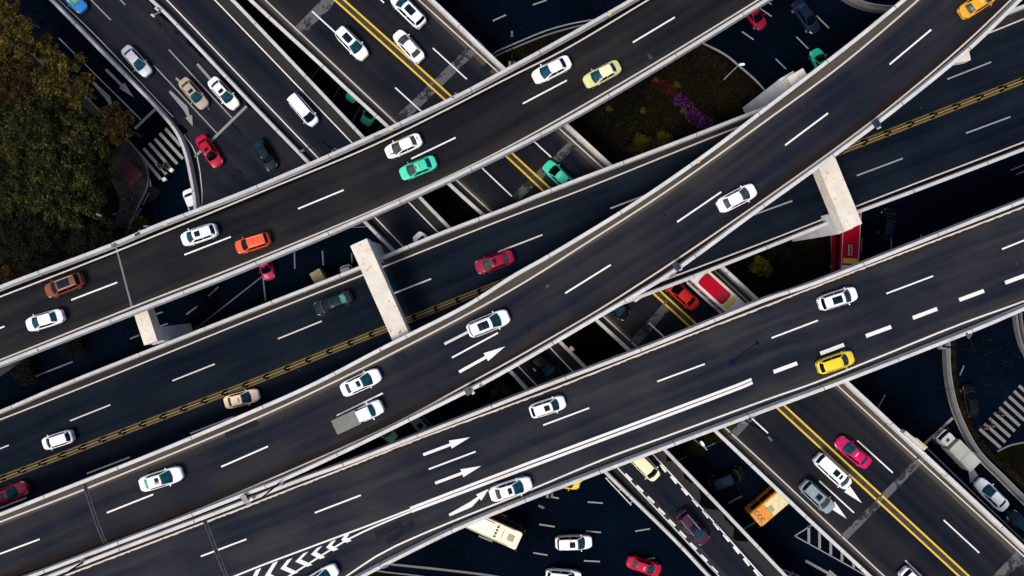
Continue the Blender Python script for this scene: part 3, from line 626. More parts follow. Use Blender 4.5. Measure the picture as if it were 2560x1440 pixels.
# planted island and other beds
SOIL = ground_mat('planted_soil', (0.0016, 0.0015, 0.0006), (0.0060, 0.0048, 0.0012), 0.15, 3.0)
LAWN = ground_mat('lawn_soil', (0.0030, 0.0030, 0.0010), (0.0120, 0.0100, 0.0022), 0.35, 3.5)
def bed(name, pts, mat, z=0.14, kerb=True, closed=True, step=20):
    pp = spline(pts + [pts[0]], step)[:-1] if closed else spline(pts, step)
    W_ = [P(u, v, 0) for u, v in pp]
    s = MB(); s.prism([(p.x, p.y) for p in W_], 0.005, z)
    o = s.build(name, mat); tag(o, kind='structure')
    return o, pp
isl = [(1110, 290), (1240, 143), (1280, 121), (1380, 83), (1480, 61), (1620, 62), (1763, 115), (1847, 172), (1917, 237), (2010, 370), (2060, 500), (2076, 640), (2050, 800), (1980, 950), (1880, 1060), (1797, 1101), (1697, 1148), (1560, 1168), (1400, 1150), (1250, 1060), (1130, 900), (1075, 700), (1060, 480)]
bed('flower_bed_ground', isl, SOIL)
def kerb(pts, wd=0.2, h=0.17, mat=KERB, label=None):
    W_ = [P(u, v, 0) for u, v in spline(pts, 12)]; V = []; n = len(W_)
    for i, p in enumerate(W_):
        a = W_[max(0, i - 1)]; b = W_[min(n - 1, i + 1)]; t = (b - a); t.normalize(); q = Vector((-t.y, t.x, 0)) * wd / 2
        V += [p + q, p + q + Vector((0, 0, h)), p - q + Vector((0, 0, h)), p - q]
    F_ = []
    for i in range(n - 1):
        for k in range(4):
            k2 = (k + 1) % 4; F_.append((4 * i + k, 4 * i + k2, 4 * i + 4 + k2, 4 * i + 4 + k))
    F_ += [(0, 1, 2, 3), (4 * n - 1, 4 * n - 2, 4 * n - 3, 4 * n - 4)]
    o = mobj('kerb', V, F_, mat); tag(o, kind='structure')
    bm = bmesh.new(); bm.from_mesh(o.data); bmesh.ops.recalc_face_normals(bm, faces=bm.faces); bm.to_mesh(o.data); bm.free()
    return o
KERBL = concrete('pale_kerb_stone', (0.20, 0.20, 0.20), joint=False)
kerb([(1215, 160), (1240, 141), (1280, 123), (1380, 84), (1480, 60), (1560, 55)], mat=KERB)
kerb([(1215, 148), (1240, 130), (1280, 112), (1380, 72), (1480, 50), (1560, 46)], 0.18, 0.03, KERBL)
kerb([(1700, 85), (1763, 112), (1813, 138), (1850, 168), (1890, 203), (1917, 234), (1960, 290)], 0.22, 0.17, KERBL)
kerb([(2070, 540), (2077, 600), (2077, 690), (2070, 730)])
# paving and kerb at the left, below the trees
PAVE = ground_mat('paving', (0.022, 0.021, 0.020), (0.05, 0.047, 0.044), 0.5, 4)
bed('pavement', [(-200, -150), (-90, -60), (12, 38), (70, 97), (130, 155), (222, 248), (300, 330), (347, 380), (365, 411), (372, 440), (369, 470), (352, 505), (332, 550), (300, 620), (200, 760), (60, 900), (-260, 1050), (-400, 500)], PAVE)
kerb([(-30, -5), (12, 38), (70, 97), (130, 155), (222, 248), (300, 330), (347, 380), (365, 411), (372, 440), (369, 470), (352, 505), (332, 550), (310, 600)], 0.22, 0.19)
bed('planted_ground', [(-300, -100), (-60, 20), (60, 120), (200, 260), (290, 350), (270, 430), (300, 500), (285, 560), (200, 700), (0, 860), (-300, 950)], SOIL, z=0.2)
gdash(375, 448, 377, 467, 0.16, FADED_LINE, 'short_line'); gdash(357, 512, 373, 482, 0.16, GREY_LINE, 'short_line'); gdash(335, 555, 353, 520, 0.14, GREY_LINE, 'short_line')
quad('patch_repair', [(372, 465), (383, 462), (402, 478), (388, 498), (370, 508)], Z0, PATCH if False else ground_mat('cobbled_patch', (0.006, 0.006, 0.008), (0.012, 0.012, 0.014), 2), gm, dz=0.006)
# bottom centre kerbs, bottom right beds
kerb([(930, 1405), (973, 1409), (1107, 1423), (1240, 1440), (1330, 1460)], 0.3, 0.2, KERB)
bed('planted_ground', [(880, 1425), (973, 1428), (1057, 1440), (1200, 1470), (1000, 1520), (860, 1500)], SOIL)
kerb([(920, 1420), (950, 1427), (1057, 1440), (1150, 1458)])
bed('planted_ground', [(2490, 1130), (2520, 1115), (2570, 1105), (2640, 1110), (2640, 1330), (2580, 1250), (2540, 1210), (2505, 1170)], SOIL)
kerb([(2492, 1128), (2520, 1114), (2570, 1104), (2600, 1103)])
# curved retaining kerb wall on the right with hedge strip
rw = empty('retaining_wall'); tag(rw, 'low curved grey wall beside the hedge at the right edge', 'wall')
def wallribbon(name, pts, wd, z0, z1, mat, parent):
    W_ = [P(u, v, z1) for u, v in spline(pts, 12)]; V = []; UV = []; n = len(W_); d = 0
    for i, p in enumerate(W_):
        a = W_[max(0, i - 1)]; b = W_[min(n - 1, i + 1)]; t = (b - a); t.normalize(); q = Vector((-t.y, t.x, 0)) * wd / 2
        if i: d += (p - W_[i - 1]).length
        V += [p + q + Vector((0, 0, z0 - z1)), p + q, p - q, p - q + Vector((0, 0, z0 - z1))]; UV += [(d, 0)] * 4
    F_ = []
    for i in range(n - 1):
        for k in range(4):
            k2 = (k + 1) % 4; F_.append((4 * i + k, 4 * i + k2, 4 * i + 4 + k2, 4 * i + 4 + k))
    F_ += [(0, 1, 2, 3), (4 * n - 1, 4 * n - 2, 4 * n - 3, 4 * n - 4)]
    o = mobj(name, V, F_, mat, parent, uvs=UV)
    bm = bmesh.new(); bm.from_mesh(o.data); bmesh.ops.recalc_face_normals(bm, faces=bm.faces); bm.to_mesh(o.data); bm.free()
    return o
WALLC = concrete('weathered_wall_concrete', (0.115, 0.115, 0.12), amt=0.2)
WALLT = concrete('wall_coping_concrete', (0.24, 0.23, 0.22), amt=0.2)
cw = [(2366, 800), (2370, 860), (2371, 910), (2376, 955), (2388, 1010), (2408, 1062), (2445, 1128), (2512, 1197), (2560, 1245), (2620, 1300)]
wallribbon('wall_body', cw, 0.5, 0, 0.9, WALLC, rw)
wallribbon('coping', offset_px(cw, -5), 0.10, 0.9, 0.94, WALLT, rw)
wallribbon('base_kerb', offset_px(cw, 12), 0.14, 0.0, 0.12, WALLT, rw)
# small curved ramp wall at the top right
rw2 = empty('retaining_wall'); tag(rw2, 'dark curved ramp wall arc at the top edge, right of the black sedan', 'wall')
arc = [(2090, -30), (2107, -5), (2135, 12), (2165, 23), (2190, 28), (2240, 32), (2290, 30)]
wallribbon('wall_body', offset_px(arc, -8), 0.5, 0, 0.9, WALLC, rw2)
wallribbon('coping', offset_px(arc, 0), 0.12, 0, 0.3, WALLT, rw2)
wallribbon('coping', offset_px(arc, -17), 0.12, 0.0, 1.2, WALLT, rw2)
rw3 = empty('retaining_wall'); tag(rw3, 'dark curved double kerb at the right edge, under the lower right road', 'wall')
wallribbon('wall_body', [(2540, 770), (2546, 820), (2556, 860), (2575, 900)], 0.3, 0, 0.7, WALLC, rw3)
wallribbon('coping', [(2552, 770), (2558, 820), (2568, 860)], 0.2, 0, 0.4, WALLC, rw3)

# ------------------------------------------------------------------ piers
def pier(label, a, b, wd, ztop, depth, col=None, colw=(1.9, 2.2), skew=None, zbot=0.0):
    """cap beam between pixel points a and b (centre line of its top face); column under end `col`"""
    root = empty('bridge_pier', (0, 0, 0)); tag(root, label, 'pier')
    A_ = P(*a, ztop); B_ = P(*b, ztop); d = (B_ - A_); L = d.length; d.normalize(); rz = math.atan2(d.y, d.x)
    M_ = (A_ + B_) / 2; s = MB()
    s.box((M_.x, M_.y, ztop - depth / 2), (L, wd, depth), rz=rz)
    s.build('cap_beam', CAPC, root, bevel=0.05)
    for t in (col or []):
        c = A_.lerp(B_, t); s = MB(); s.box((c.x, c.y, (ztop - depth + zbot) / 2 - 0.01), (colw[0], colw[1], ztop - depth - zbot + 0.02), rz=rz)
        s.build('column', COLC, root, bevel=0.06)
    return root
pier('tall cream portal pier spanning the median fence road left of the frame centre', (896, 605), (1030, 905), 2.15, 13.9, 2.0, [0.09, 0.93], (2.6, 1.9))
pier('tall cream portal pier at the right, red bus beside its end', (2134, 568), (2044, 348), 2.2, 15.4, 2.0, [0.09], (2.6, 1.9))
pier('short cream pier beneath the left elevated road, right of its white sedan', (377, 858), (325, 700), 1.75, 10.0, 1.7, [0.1, 0.95], (1.9, 1.6))
pier('cream pier block poking out beyond the curving road near the teal taxi', (1988, 181), (2075, 330), 2.1, 15.3, 2.0, [0.1, 0.9], (2.4, 1.9))
pier('pale pier end poking out under the curving road near the yellow taxi', (2424, 132), (2330, 150), 1.7, 15.3, 1.2, [0.5], (1.4, 1.4))
pier('pale bracket end under the curving road above the red car', (1600, 748), (1560, 690), 1.3, 9.3, 0.9, [0.6], (1.2, 1.2))
# plain columns hidden below the decks
def columns(label, pts, zf, th):
    for i, (u, v) in enumerate(pts):
        z = zf(u, v) - th; p = P(u, v, z)
        r = empty('bridge_pier'); s = MB(); s.box((p.x, p.y, z - 0.6), (5.0, 1.8, 1.2), rz=R(-55 if th > 1.1 else 40)); s.build('cap_beam', COLC, r, bevel=0.05)
        s = MB(); s.tube((p.x, p.y, 0), (p.x, p.y, z - 1.2), 0.8, 0.8, 16); s.build('column', COLC, r)
        tag(r, label, 'pier', group='round columns under the decks')
columns('round concrete column hidden under an elevated road deck', [(120, 770), (700, 565), (1150, 350), (1500, 160)], ZA, 1.25)
columns('round concrete column hidden under an elevated road deck', [(330, 1305), (1330, 800), (1700, 560)], ZC, 1.25)
columns('round concrete column hidden under an elevated road deck', [(900, 1240), (1300, 1120), (1850, 920), (2300, 740)], ZD, 1.25)

# ------------------------------------------------------------------ cars
def paint(name, col, metal=0.0, rough=0.5):
    if name in MATS: return MATS[name]
    m, nt, b = new_mat(name); N = nt.nodes.new; L = nt.links.new
    b.inputs['Metallic'].default_value = metal; b.inputs['Roughness'].default_value = rough
    b.inputs['Coat Weight'].default_value = 0.10 if sum(col) > 0.15 else 0.04; b.inputs['Coat Roughness'].default_value = 0.1; b.inputs['Specular IOR Level'].default_value = 0.08
    tc = N('ShaderNodeTexCoord'); n = N('ShaderNodeTexNoise'); n.inputs['Scale'].default_value = 1.3; n.inputs['Detail'].default_value = 5; L(tc.outputs['Object'], n.inputs['Vector'])
    r = N('ShaderNodeMapRange'); r.inputs[1].default_value = 0.35; r.inputs[2].default_value = 0.75; r.inputs[3].default_value = 1.04; r.inputs[4].default_value = 0.84; L(n.outputs[0], r.inputs[0])
    s_ = N('ShaderNodeVectorMath'); s_.operation = 'SCALE'; s_.inputs[0].default_value = col; L(r.outputs[0], s_.inputs['Scale']); L(s_.outputs[0], b.inputs['Base Color'])
    MATS[name] = m; return m

def glass(name, col):
    if name in MATS: return MATS[name]
    m, nt, b = new_mat(name); N = nt.nodes.new; L = nt.links.new
    tc = N('ShaderNodeTexCoord'); n = N('ShaderNodeTexNoise'); n.inputs['Scale'].default_value = 2.2; n.inputs['Detail'].default_value = 3; L(tc.outputs['Object'], n.inputs['Vector'])
    r = N('ShaderNodeMapRange'); r.inputs[1].default_value = 0.35; r.inputs[2].default_value = 0.7; r.inputs[3].default_value = 0.55; r.inputs[4].default_value = 1.35; L(n.outputs[0], r.inputs[0])
    s_ = N('ShaderNodeVectorMath'); s_.operation = 'SCALE'; s_.inputs[0].default_value = col; L(r.outputs[0], s_.inputs['Scale']); L(s_.outputs[0], b.inputs['Base Color'])
    b.inputs['Roughness'].default_value = 0.05; b.inputs['Specular IOR Level'].default_value = 0.07
    MATS[name] = m; return m

G_TEAL = glass('sky_teal_glass', (0.006, 0.048, 0.068)); G_DARK = glass('dark_glass', (0.004, 0.012, 0.022)); G_GREY = glass('grey_glass', (0.045, 0.055, 0.055))  # teal stands for the sky's reflection, put into the glass base colour
G_PALE = glass('pale_green_glass', (0.10, 0.30, 0.26)); G_BLACK = glass('black_glass', (0.0015, 0.003, 0.005)); G_BLUE = glass('blue_glass', (0.01, 0.035, 0.07))
SIDE_G = G_BLACK
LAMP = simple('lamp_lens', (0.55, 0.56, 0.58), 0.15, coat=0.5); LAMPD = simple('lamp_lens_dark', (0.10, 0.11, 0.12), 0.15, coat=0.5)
TAIL = simple('tail_lens', (0.22, 0.008, 0.012), 0.2, coat=0.5); RIM = simple('alloy_rim', (0.35, 0.35, 0.36), 0.35, 0.8)
PLATE = simple('number_plate_blank', (0.05, 0.10, 0.35), 0.5); TRIM = simple('black_trim', (0.012, 0.012, 0.013), 0.6)
WHITE = paint('white_car_paint', (0.80, 0.80, 0.80)); SILVER = paint('silver_car_paint', (0.46, 0.48, 0.52), 0.3)

SPECS = {
 #         L     W     zroof  hood_end  ws_top  roof_end  rw_base  zhood0 zhood1 ztrunk wtop  wbase
 'sedan': (4.70, 1.84, 1.44, 0.235, 0.430, 0.735, 0.865, 0.68, 0.92, 0.95, 0.64, 0.83),
 'suv':   (4.65, 1.88, 1.68, 0.230, 0.405, 0.905, 0.955, 0.82, 1.06, 1.06, 0.68, 0.86),
 'hatch': (4.30, 1.80, 1.48, 0.225, 0.385, 0.875, 0.960, 0.72, 0.95, 0.98, 0.62, 0.81),
 'mpv':   (5.00, 1.86, 1.78, 0.135, 0.270, 0.935, 0.975, 0.85, 1.04, 1.08, 0.70, 0.84),
}
def grid(nx, ny, fn, flip=False):
    vs = [fn(i / nx, j / ny) for i in range(nx + 1) for j in range(ny + 1)]
    fs = []
    for i in range(nx):
        for j in range(ny):
            a = i * (ny + 1) + j; f = (a, a + ny + 1, a + ny + 2, a + 1); fs.append(f[::-1] if flip else f)
    return vs, fs

def bake_subsurf(o, lv):
    md = o.modifiers.new('s', 'SUBSURF'); md.levels = lv; md.render_levels = lv
    dg = bpy.context.evaluated_depsgraph_get(); me = bpy.data.meshes.new_from_object(o.evaluated_get(dg))
    o.modifiers.clear(); o.data = me
    for p in me.polygons: p.use_smooth = True

def car_body(L, W, zh0, zh1, zt, he, rwb, nose=1.0):
    """lower body as one closed loft from tail to nose"""
    st = [-1.0, -0.985, -0.95, -0.88, -0.76, -0.6, -0.4, -0.15, 0.1, 0.3, 0.48, 0.62, 0.75, 0.86, 0.94, 0.985, 1.0]
    xh = 1 - 2 * he; xr = -1 + 2 * (1 - rwb)
    V = []; rings = []
    for s_ in st:
        p = 5.0 if s_ > 0 else 8.0
        wv = max(0.0, 1 - abs(s_) ** p) ** (1 / 2.3)
        w_ = W / 2 * (0.40 + 0.60 * wv) * (1 - 0.05 * max(0, abs(s_) - 0.3))
        if abs(s_) == 1: w_ = W / 2 * 0.62
        if s_ >= xh: zt_ = lerp(zh1, zh0, ((s_ - xh) / (1 - xh)) ** 1.25)
        elif s_ > xr: zt_ = lerp(zt, zh1, (s_ - xr) / (xh - xr)) - 0.02
        else: zt_ = lerp(zt, zt - 0.08, ((xr - s_) / (xr + 1)) if xr > -1 else 0)
        zb = 0.22; 
        if abs(s_) == 1: zt_ -= 0.16; zb = 0.34
        elif abs(s_) == 0.985: zt_ -= 0.03; zb = 0.26
        prof = [(0, zb), (0.75 * w_, zb), (0.97 * w_, zb + 0.08), (w_, lerp(zb, zt_, 0.45)), (0.985 * w_, lerp(zb, zt_, 0.78)), (0.93 * w_, zt_ - 0.015), (0.80 * w_, zt_ + 0.012), (0.4 * w_, zt_ + 0.04), (0, zt_ + 0.05)]
        ring = [(s_ * L / 2, y, z) for y, z in prof] + [(s_ * L / 2, -y, z) for y, z in prof[-2:0:-1]]
        rings.append(ring); V += ring
    m = len(rings[0]); F = []
    for i in range(len(rings) - 1):
        for k in range(m):
            k2 = (k + 1) % m; F.append((i * m + k, i * m + k2, (i + 1) * m + k2, (i + 1) * m + k))
    F.append(tuple(range(m))[::-1]); F.append(tuple((len(rings) - 1) * m + k for k in range(m)))
    return V, F

def fixn(o):
    bm = bmesh.new(); bm.from_mesh(o.data); bmesh.ops.recalc_face_normals(bm, faces=bm.faces); bm.to_mesh(o.data); bm.free()

def add_wheels(root, L, W, fx=0.335, rx=-0.315, r=0.33, w_=0.22, parts=True):
    for x in (fx * L, rx * L):
        for sy in (1, -1):
            s = MB(); y = sy * (W / 2 - w_ / 2 + 0.015); s.tube((0, -w_ / 2, 0), (0, w_ / 2, 0), r, n=20)
            wh = s.build('wheel', RUBBER, root, smooth=False, bevel=0.03); wh.location = (x, y, r)
            s = MB(); s.tube((0, sy * (w_ / 2 - 0.03), 0), (0, sy * (w_ / 2 + 0.012), 0), r * 0.66, r * 0.6, n=14); s.build('rim', RIM, wh)

def make_car(kind, sunroof=None, rails=False, taxi=False, bars=False):
    L, W, zr, he, wt, re_, rwb, zh0, zh1, zt, wtop, wbase = SPECS[kind]
    root = empty('proto')
    X = lambda f: L / 2 - f * L           # fraction from the nose
    V, F = car_body(L, W, zh0, zh1, zt, he, rwb)
    body = mobj('body', V, F, WHITE, root); body['role'] = 'paint'; fixn(body); bake_subsurf(body, 2)
    # cabin
    xb, xt, xrt, xrb = X(he), X(wt), X(re_), X(rwb)
    yb, yt = wbase * W / 2, wtop * W / 2
    zb1, zb2 = zh1 + 0.0, zt + 0.0
    cf, ct, cr, crb = 0.20, 0.09, 0.05, 0.12
    box_ = kind in ('suv', 'mpv')
    def wsf(s_, t):      # windshield, s across, t bottom to top
        y = lerp(yb, yt, t) * (2 * s_ - 1); k = (2 * s_ - 1) ** 2
        return Vector((lerp(xb - cf * k + 0.10, xt - ct * k, t) + 0.03 * math.sin(math.pi * t), y, lerp(zb1 - 0.02, zr - 0.035 * k, t) + 0.05 * math.sin(math.pi * t)))
    def rwf(s_, t):
        y = lerp(yb * (0.97), yt, t) * (2 * s_ - 1); k = (2 * s_ - 1) ** 2
        return Vector((lerp(xrb + crb * k, xrt + cr * k, t) - 0.02 * math.sin(math.pi * t), y, lerp(zb2 - 0.02, zr - 0.05 - 0.035 * k, t) + 0.04 * math.sin(math.pi * t)))
    def roof(s_, t):     # s across, t rear to front
        k = (2 * s_ - 1) ** 2; y = yt * (2 * s_ - 1) * (1 - 0.03 * (1 - t))
        x = lerp(xrt + cr * k, xt - ct * k, t); z = lerp(zr - 0.05, zr, min(1, t * 1.6)) - 0.035 * k + 0.03 * math.sin(math.pi * t) * (1 - k)
        return Vector((x, y, z))
    def sidef(sg):
        def f(s_, t):    # s rear to front
            a = rwf((sg + 1) / 2, t); b = wsf((sg + 1) / 2, t); p = a.lerp(b, s_); p.y += sg * 0.05 * math.sin(math.pi * s_) * (1 - 0.5 * t)
            if t > 0.99: q = roof((sg + 1) / 2, s_); p = q
            return p
        return f
    s = MB()
    for fn, nx, ny in ((wsf, 8, 4), (rwf, 8, 4), (roof, 8, 8), (sidef(1), 8, 3), (sidef(-1), 8, 3)):
        v, f = grid(nx, ny, fn); s.add(v, f)
    cab = mobj('cabin', s.v, s.f, WHITE, root); cab['role'] = 'roof'
    bm = bmesh.new(); bm.from_mesh(cab.data); bmesh.ops.remove_doubles(bm, verts=bm.verts, dist=0.012)
    bmesh.ops.holes_fill(bm, edges=[e for e in bm.edges if e.is_boundary], sides=0); bmesh.ops.recalc_face_normals(bm, faces=bm.faces)
    bm.to_mesh(cab.data); bm.free()
    for p in cab.data.polygons: p.use_smooth = True
    try: cab.data.set_sharp_from_angle(angle=R(38))
    except Exception: pass
    def pane(name, fn, s0, s1, t0, t1, role, mat, off=0.026, taper=0.0, nx=10, ny=8, parent=root):
        def g(a, b):
            t = lerp(t0, t1, b); sa = lerp(s0, s1, a)
            if taper: sa = lerp(s0 + taper * (1 - b), s1 - (taper if taper > 0 else 0) * (1 - b) * 0, a)
            p = fn(sa, t); e = 0.01
            du = fn(min(1, sa + e), t) - fn(max(0, sa - e), t); dv = fn(sa, min(0.985, t + e)) - fn(sa, max(0, t - e))
            n = du.cross(dv); n.normalize()
            c = Vector((0, 0, 0.8))
            if n.dot(p - Vector((p.x * 0.6, 0, 0.7))) < 0: n = -n
            return p + n * off
        v, f = grid(nx, ny, g); o = mobj(name, v, f, mat, parent, smooth=True); o['role'] = role; return o
    pane('windshield', wsf, 0.045, 0.955, 0.01, 0.99, 'glass', G_TEAL)
    pane('rear_window', rwf, 0.09 if not box_ else 0.05, 0.91 if not box_ else 0.95, 0.10, 0.93, 'rglass', G_DARK)
    for sg in (1, -1):
        f_ = sidef(sg)
        pane('side_window', f_, 0.52, 0.93, 0.10, 0.90, 'sglass', SIDE_G)
        pane('side_window', f_, 0.10 if not box_ else 0.05, 0.49, 0.10, 0.90, 'sglass', SIDE_G)
    if sunroof:
        t0, t1, s0 = {'small': (0.56, 0.86, 0.21), 'big': (0.36, 0.86, 0.17), 'double': (0.55, 0.76, 0.22), 'long': (0.28, 0.90, 0.13)}[sunroof]
        o = pane('sunroof', roof, s0, 1 - s0, t0, t1, 'sunroof', G_DARK, off=0.030)
        if sunroof == 'double': pane('sunroof', roof, 0.27, 0.73, 0.82, 0.90, 'sunroof', G_DARK, off=0.030)
    if rails:
        for sg in (0.06, 0.94):
            s = MB(); pts = [roof(sg, t / 8) + Vector((0, 0, 0.06 if 0 < t < 8 else 0.0)) for t in range(9)]
            for a, b in zip(pts, pts[1:]): s.tube(a, b, 0.022, n=6)
            o = s.build('roof_rail', GREYM, root); o['role'] = 'rail'
    if bars:
        for t in (0.25, 0.62):
            s = MB(); s.tube(roof(0.05, t) + Vector((0, 0, 0.05)), roof(0.95, t) + Vector((0, 0, 0.05)), 0.025, n=6); s.build('roof_bar', GREYM, root)
    if taxi:
        s = MB(); c = roof(0.5, 0.70); s.box((c.x, c.y, c.z + 0.07), (0.16, 0.62, 0.14), top=0.8); o = s.build('roof_sign', simple('taxi_sign_plastic', (0.55, 0.42, 0.30), 0.4), root, bevel=0.02); o['role'] = 'sign'
    # details of the body
    for sg in (1, -1):
        s = MB(); s.box((xb - 0.33, sg * (W / 2 + 0.05), zb1 + 0.06), (0.13, 0.20, 0.12), top=0.8); o = s.build('wing_mirror', WHITE, root, bevel=0.03); o['role'] = 'paint'
        # headlight patch sits on the corner of the nose
        s = MB()
        def hl(a, b, sg=sg):
            s1 = lerp(0.80, 0.955, a); wv = (1 - s1 ** 5.0) ** (1 / 2.3); w_ = W / 2 * (0.40 + 0.60 * wv) * (1 - 0.05 * (s1 - 0.3))
            xh = 1 - 2 * he; zt_ = lerp(zh1, zh0, max(0, (s1 - xh) / (1 - xh)) ** 1.25)
            return Vector((s1 * L / 2, sg * w_ * lerp(0.90, 1.012, b), zt_ + lerp(0.018, -0.09, b)))
        v, f = grid(4, 2, hl); o = mobj('headlight', v, f, LAMP, root, smooth=True); o['role'] = 'lamp'
        def tl(a, b, sg=sg):
            s1 = lerp(-0.90, -0.965, a); wv = (1 - abs(s1) ** 8.0) ** (1 / 2.3); w_ = W / 2 * (0.40 + 0.60 * wv) * (1 - 0.05 * (abs(s1) - 0.3))
            return Vector((s1 * L / 2, sg * w_ * lerp(0.86, 1.015, b), zt - 0.07 + lerp(0.022, -0.12, b)))
        v, f = grid(3, 2, tl); o = mobj('tail_light', v, f, TAIL, root, smooth=True)
    s = MB(); s.box((L / 2 - 0.035, 0, 0.52), (0.05, 0.95, 0.16)); s.build('grille', TRIM, root)
    s = MB(); s.box((L / 2 + 0.0, 0, 0.42), (0.03, 0.44, 0.13)); s.build('number_plate', PLATE, root)
    s = MB(); s.box((-L / 2 - 0.0, 0, 0.60), (0.03, 0.44, 0.13)); s.build('number_plate', PLATE, root)
    s = MB(); s.box((-L / 2 + 0.06, 0, 0.36), (0.16, W * 0.70, 0.12), top=0.9); s.build('rear_bumper', TRIM, root, bevel=0.02)
    def seam(a, b):      # dark shut line across the foot of the windshield: wiper cowl
        y = lerp(-yb * 0.93, yb * 0.93, a); k = (y / yb) ** 2; return Vector((lerp(xb - cf * k + 0.10, xb - cf * k + 0.17, b), y, zb1 + 0.032 - 0.02 * k))
    v, f = grid(8, 1, seam); mobj('wiper_cowl', v, f, TRIM, root)
    add_wheels(root, L, W)
    return root

PROTO = {}; USED = set()
def copy_tree(o, parent=None):
    c = o.copy(); C.objects.link(c)
    c.parent = parent
    for ch in list(o.children): copy_tree(ch, c)
    return c
def recolour(o, roles):
    for ch in o.children_recursive:
        r = ch.get('role')
        if r and r in roles and roles[r]:
            ch.material_slots[0].link = 'OBJECT'; ch.material_slots[0].material = roles[r]
def strip_roles():
    for o in bpy.data.objects:
        if 'role' in o: del o['role']

def place(o, rear, front, zf, length, zoff=0.7, lenfix=True, wscale=None):
    u = (rear[0] + front[0]) / 2; v = (rear[1] + front[1]) / 2
    z = zf(u, v); a = P(*rear, z + zoff); b = P(*front, z + zoff); d = b - a; c = (a + b) / 2
    za = zf(*rear); zb = zf(*front); z = ground_z(zf, c.x, c.y)
    pitch = math.atan2(zb - za, d.length)
    o.location = (c.x, c.y, z + 0.02); o.rotation_euler = (0, -pitch, math.atan2(d.y, d.x))
    k = d.length / length if lenfix else 1.0
    k = min(1.18, max(0.88, k)); kw = wscale or (1 + (k - 1) * 0.55)
    o.scale = (k, kw, 1 + (k - 1) * 0.5)

CARCOL = {
 'white': (0.80, 0.80, 0.81), 'red': (0.42, 0.005, 0.028), 'darkred': (0.25, 0.003, 0.030), 'magenta': (0.46, 0.006, 0.085), 'green': (0.045, 0.56, 0.36), 'teal': (0.015, 0.55, 0.36),
 'deepgreen': (0.02, 0.42, 0.24), 'palegreen': (0.16, 0.42, 0.16), 'lime': (0.50, 0.52, 0.20), 'orange': (0.72, 0.085, 0.02), 'copper': (0.19, 0.048, 0.022), 'beige': (0.80, 0.62, 0.43), 'sand': (0.36, 0.29, 0.22),
 'yellow': (0.74, 0.52, 0.03), 'amber': (0.62, 0.30, 0.02), 'blue': (0.01, 0.17, 0.50), 'black': (0.0025, 0.003, 0.004), 'darkblue': (0.004, 0.011, 0.026), 'navy': (0.006, 0.010, 0.018), 'plum': (0.045, 0.014, 0.034),
 'steel': (0.20, 0.25, 0.28), 'slate': (0.13, 0.16, 0.19), 'silver': (0.60, 0.62, 0.66), 'cream': (0.76, 0.68, 0.44), 'darkteal': (0.004, 0.014, 0.020), 'redorange': (0.40, 0.012, 0.008)}
def pm(n): return paint(n + '_car_paint', CARCOL[n], metal=0.0) if n != 'white' else WHITE

def car(kind, rear, front, col, zf, label, sunroof=None, rails=False, taxi=False, bars=False, glass_=None, rglass=None, roofcol=None, group=None, cat=None, lamp=None):
    key = (kind, sunroof, rails, taxi, bars)
    if key not in PROTO: PROTO[key] = make_car(kind, sunroof, rails, taxi, bars)
    o = PROTO[key] if key not in USED else copy_tree(PROTO_SRC[key])
    if key not in USED: PROTO_SRC[key] = copy_tree(PROTO[key]); USED.add(key)
    o.name = {'sedan': 'sedan_car', 'suv': 'sport_utility_car', 'hatch': 'hatchback_car', 'mpv': 'minivan'}[kind] if not taxi else 'taxi_car'
    recolour(o, {'paint': pm(col), 'roof': pm(roofcol or col), 'glass': glass_ or G_TEAL, 'rglass': rglass or G_DARK, 'lamp': lamp})
    place(o, rear, front, zf, SPECS[kind][0], zoff=0.6)
    tag(o, label, cat or ('taxi' if taxi else 'van' if kind == 'mpv' else 'car'), group)
    return o
PROTO_SRC = {}
GA, GB, GC, GD, GE, GF, GG, G0 = ('cars on the upper left elevated road', 'cars on the median fence road', 'cars on the curving top road', 'cars on the wide lower right road', 'cars on the double yellow line road', 'cars on the narrow ramp', 'cars on the low slip road', 'cars at ground level')
# G road and H road
car('sedan', (148, -42), (211, 27), 'blue', ZG, 'bright blue car cut by the top edge of the frame', glass_=G_PALE, group=GG)
car('sedan', (313, 120), (373, 187), 'silver', ZG, 'silver white sedan alone in the left lane of the slip road', group=GG, rglass=G_GREY)
car('sedan', (456, 200), (514, 268), 'sand', ZG, 'tan beige sedan with sunroof, second in line on the slip road', sunroof='small', group=GG, rglass=G_GREY)
car('sedan', (529, 199), (592, 269), 'white', ZG, 'white sedan with sunroof waiting behind the stop line beside the tan sedan', sunroof='small', group=GG, rglass=G_GREY)
car('sedan', (499, 342), (549, 415), 'red', ZG, 'bright red sedan crossing the stop line of the slip road', sunroof='small', glass_=G_BLACK, group=GG)
car('sedan', (643, 350), (684, 424), 'darkteal', ZG, 'dark green black sedan right of the bright red sedan on the slip road', glass_=G_DARK, rglass=G_BLUE, group=GG)
car('mpv', (729, 241), (789, 311), 'white', ZF, 'white minivan alone on the narrow ramp at the upper left', glass_=G_DARK, group=GF)
